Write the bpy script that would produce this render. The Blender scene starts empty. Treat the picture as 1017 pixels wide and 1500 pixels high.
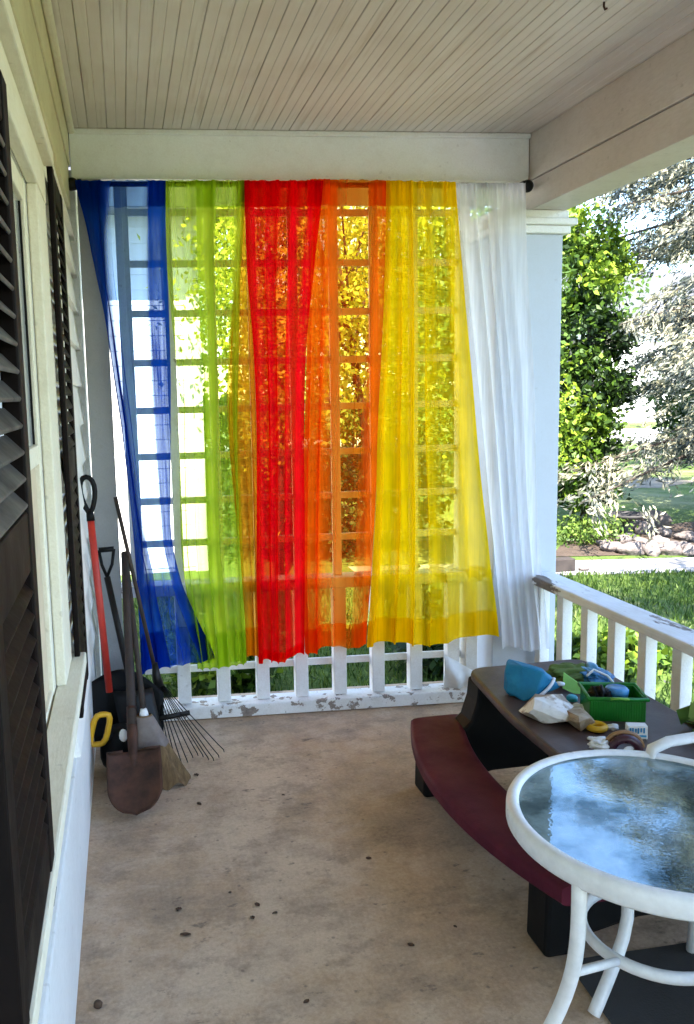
import bpy, bmesh, math, random
import numpy as np
from mathutils import Vector, Matrix, noise as mnoise
random.seed(7); rng = np.random.default_rng(7)
sc = bpy.context.scene
COL = sc.collection
PI = math.pi
# ------------------------------------------------------------------ camera (matched to the photograph)
CAM = Vector((0.19772, 0.0, 1.4572)); FPX = 1200.0
CR = Vector((0.98142, -0.190516, -0.0227476)); CU = Vector((0.0468027, 0.1227333, 0.9913355)); CF = Vector((0.1860734, 0.9739816, -0.1293696))
PCX, PCY = 414.415, 733.037
cd = bpy.data.cameras.new('camera'); cam = bpy.data.objects.new('camera', cd); COL.objects.link(cam)
cam.matrix_world = Matrix(((CR.x, CU.x, -CF.x, CAM.x), (CR.y, CU.y, -CF.y, CAM.y), (CR.z, CU.z, -CF.z, CAM.z), (0, 0, 0, 1)))
cd.sensor_fit = 'AUTO'; cd.sensor_width = 36.0; cd.lens = FPX / 1500 * 36.0
cd.shift_x = (508.5 - PCX) / 1500; cd.shift_y = -(750 - PCY) / 1500
cd.clip_start = 0.02; cd.clip_end = 2000
sc.camera = cam
L0, LK = 3.6182, -0.0822          # far end of the porch: y = L0 + LK x
def ray(px, py): return CF + CR * ((px - PCX) / FPX) - CU * ((py - PCY) / FPX)
def at(px, py, ax, v):
    d = ray(px, py); return CAM + d * ((v - CAM[ax]) / d[ax])
def farat(px, py, off=0.0):
    d = ray(px, py); return CAM + d * ((L0 + off - (CAM.y - LK * CAM.x)) / (d.y - LK * d.x))
def FY(x, off=0.0): return L0 + LK * x + off
# ------------------------------------------------------------------ world and sun
SUN_TO = Vector((-0.30, -0.95, 0)).normalized(); ELEV = math.radians(55)
w = bpy.data.worlds.new('World'); sc.world = w; w.use_nodes = True
nt = w.node_tree; nt.nodes.clear()
sky = nt.nodes.new('ShaderNodeTexSky'); sky.sky_type = 'NISHITA'; sky.sun_disc = False
sky.sun_elevation = ELEV; sky.sun_rotation = math.atan2(SUN_TO.x, SUN_TO.y); sky.air_density = 1.0; sky.dust_density = 0.3; sky.ozone_density = 2.5
bg = nt.nodes.new('ShaderNodeBackground'); bg.inputs[1].default_value = 0.15
wo = nt.nodes.new('ShaderNodeOutputWorld'); nt.links.new(sky.outputs[0], bg.inputs[0]); nt.links.new(bg.outputs[0], wo.inputs[0])
sd = bpy.data.lights.new('sun', 'SUN'); sd.energy = 4.0; sd.angle = math.radians(0.5); sd.color = (1, 0.95, 0.86)
so = bpy.data.objects.new('sun', sd); COL.objects.link(so)
sv = Vector((SUN_TO.x * math.cos(ELEV), SUN_TO.y * math.cos(ELEV), math.sin(ELEV)))
so.rotation_euler = sv.to_track_quat('Z', 'Y').to_euler(); so.location = (-20, -10, 30)
sc.view_settings.view_transform = 'Standard'; sc.view_settings.look = 'None'; sc.view_settings.exposure = 2.92; sc.view_settings.gamma = 1.0
sc.render.engine = 'CYCLES'
cy = sc.cycles; cy.max_bounces = 14; cy.diffuse_bounces = 7; cy.glossy_bounces = 4; cy.transmission_bounces = 8; cy.transparent_max_bounces = 32
cy.use_denoising = True; cy.caustics_reflective = False; cy.caustics_refractive = False; cy.sample_clamp_indirect = 8
# ------------------------------------------------------------------ materials
def newmat(name):
    m = bpy.data.materials.new(name); m.use_nodes = True; m.node_tree.nodes.clear(); return m, m.node_tree
def nd(t, typ, **kw):
    n = t.nodes.new(typ)
    for k, v in kw.items(): setattr(n, k, v)
    return n
def noise(t, vec, scale, detail=5, rough=0.6):
    n = nd(t, 'ShaderNodeTexNoise'); n.inputs['Scale'].default_value = scale; n.inputs['Detail'].default_value = detail; n.inputs['Roughness'].default_value = rough
    t.links.new(vec, n.inputs['Vector']); return n.outputs['Fac']
def ramp(t, fac, stops):
    r = nd(t, 'ShaderNodeValToRGB'); e = r.color_ramp.elements
    e[0].position, e[1].position = stops[0][0], stops[-1][0]
    def c4(c): return (c, c, c, 1) if isinstance(c, (int, float)) else (*c, 1)
    e[0].color, e[1].color = c4(stops[0][1]), c4(stops[-1][1])
    for p, c in stops[1:-1]:
        x = e.new(p); x.color = c4(c)
    t.links.new(fac, r.inputs[0]); return r.outputs[0]
def mixc(t, fac, a, b, typ='MIX'):
    m = nd(t, 'ShaderNodeMix', data_type='RGBA', blend_type=typ)
    for i, v in ((0, fac), (6, a), (7, b)):
        if isinstance(v, (int, float)): m.inputs[i].default_value = v
        elif isinstance(v, tuple): m.inputs[i].default_value = (*v[:3], 1)
        else: t.links.new(v, m.inputs[i])
    return m.outputs[2]
def objco(t, scale=(1, 1, 1)):
    c = nd(t, 'ShaderNodeTexCoord'); mp = nd(t, 'ShaderNodeMapping'); mp.inputs['Scale'].default_value = scale
    t.links.new(c.outputs['Object'], mp.inputs[0]); return mp.outputs[0]
def bsdf(t, col, rough=0.6, bump=None, bstr=0.2, bdist=0.01, spec=0.4, metal=0.0):
    p = nd(t, 'ShaderNodeBsdfPrincipled'); o = nd(t, 'ShaderNodeOutputMaterial')
    if isinstance(col, tuple): p.inputs['Base Color'].default_value = (*col, 1)
    else: t.links.new(col, p.inputs['Base Color'])
    if isinstance(rough, (int, float)): p.inputs['Roughness'].default_value = rough
    else: t.links.new(rough, p.inputs['Roughness'])
    p.inputs['Specular IOR Level'].default_value = spec; p.inputs['Metallic'].default_value = metal
    if bump is not None:
        b = nd(t, 'ShaderNodeBump'); b.inputs['Strength'].default_value = bstr; b.inputs['Distance'].default_value = bdist
        t.links.new(bump, b.inputs['Height']); t.links.new(b.outputs[0], p.inputs['Normal'])
    t.links.new(p.outputs[0], o.inputs[0]); return p
def surf(name, c1, c2=None, scale=6, rough=0.6, bscale=40, bstr=0.15, bdist=0.01, spec=0.4, metal=0.0, stretch=(1, 1, 1), lo=0.35, hi=0.65):
    m, t = newmat(name); v = objco(t, stretch)
    c2 = c2 or tuple(x * 0.8 for x in c1)
    f = noise(t, v, scale); col = ramp(t, f, [(lo, c1), (hi, c2)])
    f2 = noise(t, v, scale * 6, 3); col = mixc(t, 0.22, col, ramp(t, f2, [(0.3, tuple(x * 0.6 for x in c1)), (0.7, tuple(min(1, x * 1.15) for x in c1))]))
    rg = ramp(t, f, [(0.3, max(0.05, rough - 0.1)), (0.7, min(1, rough + 0.1))])
    bsdf(t, col, rg, noise(t, v, bscale, 4), bstr, bdist, spec, metal); return m
def paint(name, white, dirt, wood=(0.16, 0.13, 0.11), peel=0.0, pscale=9, dirtamt=0.5, rough=0.55, stretch=(1, 1, 1)):
    m, t = newmat(name); v = objco(t, stretch); v1 = objco(t)
    f = noise(t, v1, 2.2, 6, 0.65); g = noise(t, v, 22, 5, 0.7)
    col = mixc(t, ramp(t, f, [(0.4, 0.0), (0.75, dirtamt)]), white, dirt)
    col = mixc(t, ramp(t, g, [(0.5, 0.0), (0.8, dirtamt * 0.8)]), col, dirt)
    br = noise(t, objco(t, tuple(a_ * b_ for a_, b_ in zip(stretch, (5, 1.2, 5)))), 30, 3, 0.5); col = mixc(t, 0.14, col, ramp(t, br, [(0.35, dirt), (0.65, white)]))
    sp = noise(t, v1, 34, 2, 0.4); col = mixc(t, ramp(t, sp, [(0.70, 0.0), (0.76, 0.5 * dirtamt)]), col, (0.16, 0.13, 0.10))
    h = br
    if peel > 0:
        pn = noise(t, v, pscale, 7, 0.62)
        mask = ramp(t, pn, [(1 - peel - 0.012, 0.0), (1 - peel + 0.012, 1.0)])
        wd = ramp(t, noise(t, v, 60, 3), [(0.3, wood), (0.7, tuple(x * 2.0 for x in wood))])
        col = mixc(t, mask, col, wd)
        inv = nd(t, 'ShaderNodeMath', operation='SUBTRACT'); inv.inputs[0].default_value = 1.0; t.links.new(mask, inv.inputs[1]); h = inv.outputs[0]
    bsdf(t, col, rough, h, 0.35, 0.003, 0.35); return m
M = {}
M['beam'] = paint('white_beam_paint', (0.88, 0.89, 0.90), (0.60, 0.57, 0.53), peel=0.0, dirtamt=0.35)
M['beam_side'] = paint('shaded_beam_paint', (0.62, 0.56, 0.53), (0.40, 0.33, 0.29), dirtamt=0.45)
M['cream'] = paint('cream_paint', (0.72, 0.66, 0.47), (0.46, 0.38, 0.22), dirtamt=0.55)
M['cream2'] = paint('pale_cream_paint', (0.78, 0.74, 0.62), (0.52, 0.45, 0.32), dirtamt=0.45)
M['wall'] = paint('white_wall_paint', (0.80, 0.80, 0.79), (0.55, 0.53, 0.50), peel=0.0, dirtamt=0.4)
M['siding'] = paint('white_siding_paint', (0.90, 0.87, 0.83), (0.68, 0.61, 0.55), dirtamt=0.3)
M['postgray'] = paint('gray_post_paint', (0.30, 0.305, 0.31), (0.20, 0.20, 0.20), dirtamt=0.4)
M['white'] = paint('white_trim_paint', (0.82, 0.82, 0.81), (0.52, 0.48, 0.42), dirtamt=0.4)
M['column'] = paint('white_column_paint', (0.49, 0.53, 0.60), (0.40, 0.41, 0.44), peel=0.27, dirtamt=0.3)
M['peel'] = paint('peeling_white_paint', (0.84, 0.84, 0.84), (0.5, 0.46, 0.4), peel=0.42, pscale=15, dirtamt=0.5)
M['peel_light'] = paint('flaking_white_paint', (0.84, 0.84, 0.84), (0.5, 0.46, 0.4), peel=0.33, pscale=11, dirtamt=0.4)
M['rail'] = paint('peeling_rail_paint', (0.82, 0.83, 0.86), (0.45, 0.40, 0.34), wood=(0.11, 0.085, 0.07), peel=0.42, pscale=6, dirtamt=0.6, stretch=(1, 0.35, 1))
M['lattice'] = paint('lattice_paint', (0.82, 0.82, 0.80), (0.48, 0.44, 0.38), peel=0.30, pscale=8, dirtamt=0.5)
M['shutter'] = surf('dark_brown_shutter', (0.004, 0.0022, 0.0022), (0.008, 0.0042, 0.0038), 9, 0.6, 50, 0.3, 0.003, 0.1)
M['louver'] = surf('weathered_gray_louver', (0.095, 0.09, 0.085), (0.03, 0.027, 0.026), 12, 0.6, 60, 0.25, 0.003, 0.2)
M['shutter_edge'] = surf('worn_wood_edge', (0.13, 0.06, 0.025), (0.05, 0.025, 0.015), 14, 0.6)
M['glass_pane'] = surf('window_pane', (0.45, 0.46, 0.46), (0.30, 0.31, 0.32), 3, 0.12, 4, 0.05, 0.01, 0.6)
M['blind'] = surf('window_blind', (0.62, 0.52, 0.38), (0.52, 0.42, 0.30), 3, 0.7)
M['black'] = surf('black_plastic', (0.0035, 0.0035, 0.004), (0.007, 0.007, 0.0075), 8, 0.55, 60, 0.2, 0.003, 0.15)
M['blackmetal'] = surf('black_metal', (0.007, 0.0065, 0.0065), (0.014, 0.012, 0.011), 10, 0.45, 50, 0.15, 0.003, 0.25)
M['rust'] = surf('rusty_steel', (0.075, 0.026, 0.011), (0.016, 0.008, 0.005), 13, 0.75, 70, 0.4, 0.004)
M['oldwood'] = surf('old_wood_handle', (0.025, 0.016, 0.013), (0.055, 0.035, 0.026), 10, 0.7, 60, 0.3, 0.003, stretch=(3, 3, 0.4))
M['redpaint'] = surf('red_handle', (0.50, 0.035, 0.02), (0.32, 0.025, 0.018), 9, 0.45)
M['yellowplastic'] = surf('yellow_plastic', (0.75, 0.42, 0.02), (0.55, 0.30, 0.015), 9, 0.4)
M['straw'] = surf('broom_straw', (0.20, 0.125, 0.055), (0.09, 0.05, 0.023), 20, 0.85, 90, 0.6, 0.006, stretch=(4, 4, 0.4))
M['tie'] = surf('gray_broom_cap', (0.22, 0.18, 0.16), (0.13, 0.10, 0.09), 12, 0.7)
M['whiteplastic'] = surf('white_plastic', (0.80, 0.80, 0.80), (0.68, 0.68, 0.68), 5, 0.4)
M['powder'] = surf('white_powder_coat', (0.82, 0.83, 0.84), (0.70, 0.71, 0.72), 7, 0.35, 80, 0.12, 0.002, 0.5)
M['maroon'] = surf('maroon_plastic', (0.11, 0.016, 0.031), (0.068, 0.010, 0.023), 7, 0.6, 160, 0.35, 0.002, 0.12)
M['brown'] = surf('brown_plastic', (0.085, 0.052, 0.045), (0.055, 0.034, 0.030), 6, 0.45, 160, 0.3, 0.002, 0.4)
M['bagblue'] = surf('teal_blue_fabric', (0.008, 0.20, 0.36), (0.005, 0.13, 0.27), 8, 0.7, 90, 0.3, 0.003)
M['bagwhite'] = surf('printed_white_bag', (0.74, 0.72, 0.68), (0.25, 0.17, 0.09), 11, 0.5, 14, 0.5, 0.01, lo=0.5, hi=0.56)
M['bagbrown'] = surf('brown_plastic_wrap', (0.20, 0.11, 0.04), (0.42, 0.33, 0.22), 16, 0.35, 18, 0.5, 0.01, lo=0.45, hi=0.62)
M['green'] = surf('green_plastic', (0.012, 0.20, 0.02), (0.01, 0.14, 0.014), 6, 0.35, 60, 0.15, 0.002)
M['olive'] = surf('olive_cloth', (0.10, 0.15, 0.02), (0.05, 0.08, 0.015), 9, 0.8, 30, 0.5, 0.006)
M['lime'] = surf('lime_card', (0.20, 0.42, 0.05), (0.14, 0.32, 0.04), 5, 0.6)
M['bluepack'] = surf('blue_pack', (0.02, 0.13, 0.36), (0.10, 0.34, 0.55), 9, 0.25, 14, 0.4, 0.008)
M['cyan'] = surf('cyan_lid', (0.05, 0.45, 0.62), (0.03, 0.34, 0.5), 5, 0.4)
M['paper'] = surf('white_paper', (0.78, 0.78, 0.76), (0.66, 0.66, 0.65), 5, 0.7, 20, 0.2, 0.004)
M['labelblue'] = surf('label_blue_ink', (0.02, 0.18, 0.42), (0.04, 0.30, 0.5), 30, 0.5)
M['purple'] = surf('plum_plastic', (0.06, 0.018, 0.03), (0.035, 0.012, 0.02), 6, 0.3)
M['tan'] = surf('tan_plastic', (0.30, 0.16, 0.07), (0.22, 0.11, 0.05), 6, 0.4)
M['mat'] = surf('charcoal_mat_shadow', (0.032, 0.030, 0.028), (0.048, 0.044, 0.041), 4, 0.9, 180, 0.6, 0.004)
M['leafdry'] = surf('dry_leaf', (0.09, 0.05, 0.028), (0.035, 0.02, 0.012), 30, 0.8)
M['bark'] = surf('tree_bark', (0.07, 0.05, 0.038), (0.035, 0.026, 0.02), 9, 0.9, 25, 0.8, 0.03, stretch=(3, 3, 0.5))
M['rock'] = surf('pale_rock', (0.20, 0.165, 0.15), (0.085, 0.07, 0.068), 4, 0.9, 14, 0.7, 0.03)
M['timber'] = surf('dark_timber', (0.03, 0.022, 0.02), (0.05, 0.04, 0.035), 5, 0.9)
M['birdbath'] = surf('dark_stone', (0.06, 0.055, 0.055), (0.035, 0.033, 0.035), 8, 0.8)
M['roof'] = surf('gray_shingles', (0.10, 0.10, 0.11), (0.06, 0.06, 0.065), 4, 0.9)
M['dark_trunk'] = M['bark']

def floor_mat():
    m, t = newmat('bare_concrete'); v = objco(t)
    a = noise(t, v, 1.25, 7, 0.66); b = noise(t, v, 5.2, 10, 0.74); c = noise(t, v, 85, 4, 0.75); d = noise(t, objco(t, (1, 1.6, 1)), 3.3, 9, 0.7)
    col = ramp(t, a, [(0.34, (0.70, 0.52, 0.355)), (0.46, (0.61, 0.445, 0.305)), (0.54, (0.50, 0.33, 0.19)), (0.66, (0.33, 0.23, 0.155))])
    col = mixc(t, ramp(t, b, [(0.46, 0.0), (0.66, 0.65)]), col, (0.20, 0.135, 0.09))
    col = mixc(t, ramp(t, d, [(0.53, 0.0), (0.575, 0.30), (0.66, 0.6)]), col, (0.11, 0.075, 0.052))
    col = mixc(t, ramp(t, d, [(0.30, 0.5), (0.44, 0.0)]), col, (0.62, 0.49, 0.375))
    e = noise(t, objco(t, (1, 2.0, 1)), 7.5, 8, 0.66)
    col = mixc(t, ramp(t, e, [(0.625, 0.0), (0.65, 0.6), (0.70, 0.9)]), col, (0.055, 0.038, 0.028))
    g = noise(t, v, 30, 6, 0.8); col = mixc(t, ramp(t, g, [(0.57, 0.0), (0.68, 0.65)]), col, (0.15, 0.105, 0.078))
    k = nd(t, 'ShaderNodeTexVoronoi'); k.inputs['Scale'].default_value = 17; t.links.new(v, k.inputs['Vector'])
    col = mixc(t, ramp(t, k.outputs['Distance'], [(0.05, 0.75), (0.11, 0.0)]), col, (0.09, 0.06, 0.045))
    col = mixc(t, 0.32, col, ramp(t, c, [(0.3, (0.22, 0.155, 0.115)), (0.7, (0.66, 0.52, 0.40))]))
    bsdf(t, col, ramp(t, b, [(0.3, 0.62), (0.7, 0.9)]), c, 0.45, 0.004, 0.3); return m
M['floor'] = floor_mat()
def ceil_mat():
    m, t = newmat('beadboard_ceiling'); v = objco(t, (14, 0.7, 1)); v1 = objco(t)
    f = noise(t, v, 2, 4); g = noise(t, v1, 1.3, 5)
    col = ramp(t, f, [(0.3, (0.70, 0.635, 0.595)), (0.55, (0.74, 0.69, 0.66)), (0.75, (0.56, 0.48, 0.43))])
    col = mixc(t, ramp(t, g, [(0.42, 0.0), (0.7, 0.5)]), col, (0.50, 0.40, 0.33))
    at_ = nd(t, 'ShaderNodeAttribute'); at_.attribute_name = 'groove'
    gf = nd(t, 'ShaderNodeMath', operation='MULTIPLY'); t.links.new(at_.outputs['Fac'], gf.inputs[0]); t.links.new(ramp(t, noise(t, objco(t, (9, 0.9, 1)), 1.5, 3), [(0.40, 0.03), (0.66, 0.80)]), gf.inputs[1])
    col = mixc(t, gf.outputs[0], col, (0.17, 0.115, 0.08))
    bsdf(t, col, 0.6, f, 0.1, 0.004, 0.35); return m
M['ceiling'] = ceil_mat()

def curtain_mat(name, thread, see, opac, tl=0.80):
    m, t = newmat(name)
    tr = nd(t, 'ShaderNodeBsdfTransparent'); tr.inputs[0].default_value = (*see, 1)
    df = nd(t, 'ShaderNodeBsdfDiffuse'); tlu = nd(t, 'ShaderNodeBsdfTranslucent')
    v = objco(t, (26, 26, 0.9)); f = noise(t, v, 2, 3)
    c = ramp(t, f, [(0.3, tuple(x * 0.80 for x in thread)), (0.6, thread)])
    t.links.new(c, df.inputs[0]); t.links.new(c, tlu.inputs[0])
    cl = nd(t, 'ShaderNodeMixShader'); cl.inputs[0].default_value = tl; t.links.new(df.outputs[0], cl.inputs[1]); t.links.new(tlu.outputs[0], cl.inputs[2])
    a = nd(t, 'ShaderNodeAttribute'); a.attribute_name = 'dens'
    mu = nd(t, 'ShaderNodeMath', operation='MULTIPLY', use_clamp=True); mu.inputs[1].default_value = opac; t.links.new(a.outputs['Fac'], mu.inputs[0])
    mu2 = nd(t, 'ShaderNodeMath', operation='MULTIPLY', use_clamp=True); t.links.new(mu.outputs[0], mu2.inputs[0]); t.links.new(ramp(t, noise(t, v, 3, 3), [(0.3, 0.84), (0.68, 1.0)]), mu2.inputs[1])
    mx = nd(t, 'ShaderNodeMixShader'); t.links.new(mu2.outputs[0], mx.inputs[0]); t.links.new(tr.outputs[0], mx.inputs[1]); t.links.new(cl.outputs[0], mx.inputs[2])
    o = nd(t, 'ShaderNodeOutputMaterial'); t.links.new(mx.outputs[0], o.inputs[0]); return m

def leaf_mat(name, stops, tl=0.35, rough=0.5, trans=None):
    m, t = newmat(name)
    a = nd(t, 'ShaderNodeAttribute'); a.attribute_name = 'tone'
    col = ramp(t, a.outputs['Fac'], stops)
    p = nd(t, 'ShaderNodeBsdfPrincipled'); p.inputs['Roughness'].default_value = rough; p.inputs['Specular IOR Level'].default_value = 0.35; t.links.new(col, p.inputs['Base Color'])
    tlu = nd(t, 'ShaderNodeBsdfTranslucent'); t.links.new(mixc(t, 1.0, col, trans or (1.0, 1.0, 0.45), 'MULTIPLY') if trans else col, tlu.inputs[0])
    mx = nd(t, 'ShaderNodeMixShader'); mx.inputs[0].default_value = tl; t.links.new(p.outputs[0], mx.inputs[1]); t.links.new(tlu.outputs[0], mx.inputs[2])
    o = nd(t, 'ShaderNodeOutputMaterial'); t.links.new(mx.outputs[0], o.inputs[0]); return m
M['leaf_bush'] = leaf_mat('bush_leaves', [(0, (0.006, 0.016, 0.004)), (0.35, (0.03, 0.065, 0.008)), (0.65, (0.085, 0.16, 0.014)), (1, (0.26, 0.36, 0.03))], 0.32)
M['leaf_yellow'] = leaf_mat('yellow_green_leaves', [(0, (0.16, 0.20, 0.015)), (0.5, (0.38, 0.42, 0.03)), (1, (0.60, 0.58, 0.08))], 0.5)
M['leaf_dark'] = leaf_mat('dark_leaves', [(0, (0.012, 0.03, 0.008)), (0.5, (0.03, 0.06, 0.012)), (1, (0.07, 0.12, 0.02))], 0.2)
M['leaf_mid'] = leaf_mat('mid_leaves', [(0, (0.03, 0.06, 0.012)), (0.5, (0.07, 0.13, 0.02)), (1, (0.17, 0.25, 0.04))], 0.3)
M['needles'] = leaf_mat('spruce_needles', [(0, (0.03, 0.042, 0.045)), (0.3, (0.12, 0.13, 0.11)), (0.65, (0.30, 0.285, 0.20)), (1, (0.46, 0.42, 0.27))], 0.2, 0.7)
M['leaf_plant'] = leaf_mat('plant_leaves', [(0, (0.06, 0.13, 0.03)), (0.5, (0.14, 0.26, 0.06)), (1, (0.28, 0.40, 0.13))], 0.3, 0.45)
M['leaf_brown'] = leaf_mat('brown_leaves', [(0, (0.03, 0.02, 0.012)), (0.5, (0.07, 0.05, 0.025)), (1, (0.12, 0.10, 0.04))], 0.2)
M['blade'] = leaf_mat('grass_blades', [(0, (0.025, 0.055, 0.010)), (0.5, (0.06, 0.12, 0.018)), (1, (0.17, 0.24, 0.045))], 0.35)

def lawn_mat():
    m, t = newmat('lawn_grass'); v = objco(t)
    a = noise(t, v, 0.35, 6, 0.65); b = noise(t, v, 3.0, 6, 0.7); c = noise(t, v, 45, 3)
    col = ramp(t, b, [(0.3, (0.03, 0.06, 0.010)), (0.55, (0.075, 0.125, 0.022)), (0.75, (0.16, 0.21, 0.05))])
    col = mixc(t, ramp(t, a, [(0.52, 0.0), (0.68, 0.7)]), col, (0.36, 0.32, 0.20))
    col = mixc(t, 0.35, col, ramp(t, c, [(0.3, (0.015, 0.032, 0.008)), (0.7, (0.18, 0.24, 0.06))]))
    bsdf(t, col, 0.85, c, 0.8, 0.03, 0.2); return m
M['lawn'] = lawn_mat()
M['path'] = surf('concrete_path', (0.32, 0.30, 0.285), (0.22, 0.205, 0.195), 3, 0.85, 40, 0.3, 0.01)
M['mulch'] = surf('dark_mulch', (0.055, 0.035, 0.025), (0.10, 0.07, 0.05), 7, 0.95, 25, 1.0, 0.05)
M['gravel'] = surf('pale_gravel', (0.26, 0.21, 0.15), (0.16, 0.13, 0.09), 3, 0.9, 30, 0.6, 0.03)
M['road'] = surf('pale_road', (0.50, 0.49, 0.47), (0.40, 0.39, 0.38), 2, 0.9, 20, 0.2, 0.01)
def glass_mat():
    m, t = newmat('pebbled_table_glass'); v = objco(t)
    g = nd(t, 'ShaderNodeBsdfGlossy'); g.inputs['Roughness'].default_value = 0.025
    t.links.new(ramp(t, noise(t, v, 7, 7, 0.65), [(0.40, (0.18, 0.26, 0.28)), (0.52, (0.6, 0.75, 0.8)), (0.62, (0.85, 0.97, 1.0))]), g.inputs[0])
    vo = nd(t, 'ShaderNodeTexVoronoi'); vo.inputs['Scale'].default_value = 140; t.links.new(v, vo.inputs['Vector'])
    b = nd(t, 'ShaderNodeBump'); b.inputs['Strength'].default_value = 0.04; b.inputs['Distance'].default_value = 0.001; t.links.new(vo.outputs['Distance'], b.inputs['Height'])
    t.links.new(b.outputs[0], g.inputs['Normal'])
    tr = nd(t, 'ShaderNodeBsdfTransparent'); tr.inputs[0].default_value = (0.40, 0.52, 0.52, 1)
    df = nd(t, 'ShaderNodeBsdfDiffuse'); t.links.new(ramp(t, noise(t, v, 8, 8, 0.7), [(0.36, (0.05, 0.075, 0.08)), (0.62, (0.42, 0.49, 0.48))]), df.inputs[0])
    m1 = nd(t, 'ShaderNodeMixShader'); m1.inputs[0].default_value = 0.40; t.links.new(tr.outputs[0], m1.inputs[1]); t.links.new(df.outputs[0], m1.inputs[2])
    lw = nd(t, 'ShaderNodeFresnel'); lw.inputs[0].default_value = 1.7
    m2 = nd(t, 'ShaderNodeMixShader'); t.links.new(ramp(t, lw.outputs[0], [(0.0, 0.12), (0.5, 0.66)]), m2.inputs[0]); t.links.new(m1.outputs[0], m2.inputs[1]); t.links.new(g.outputs[0], m2.inputs[2])
    o = nd(t, 'ShaderNodeOutputMaterial'); t.links.new(m2.outputs[0], o.inputs[0]); return m
M['tableglass'] = glass_mat()
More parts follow.
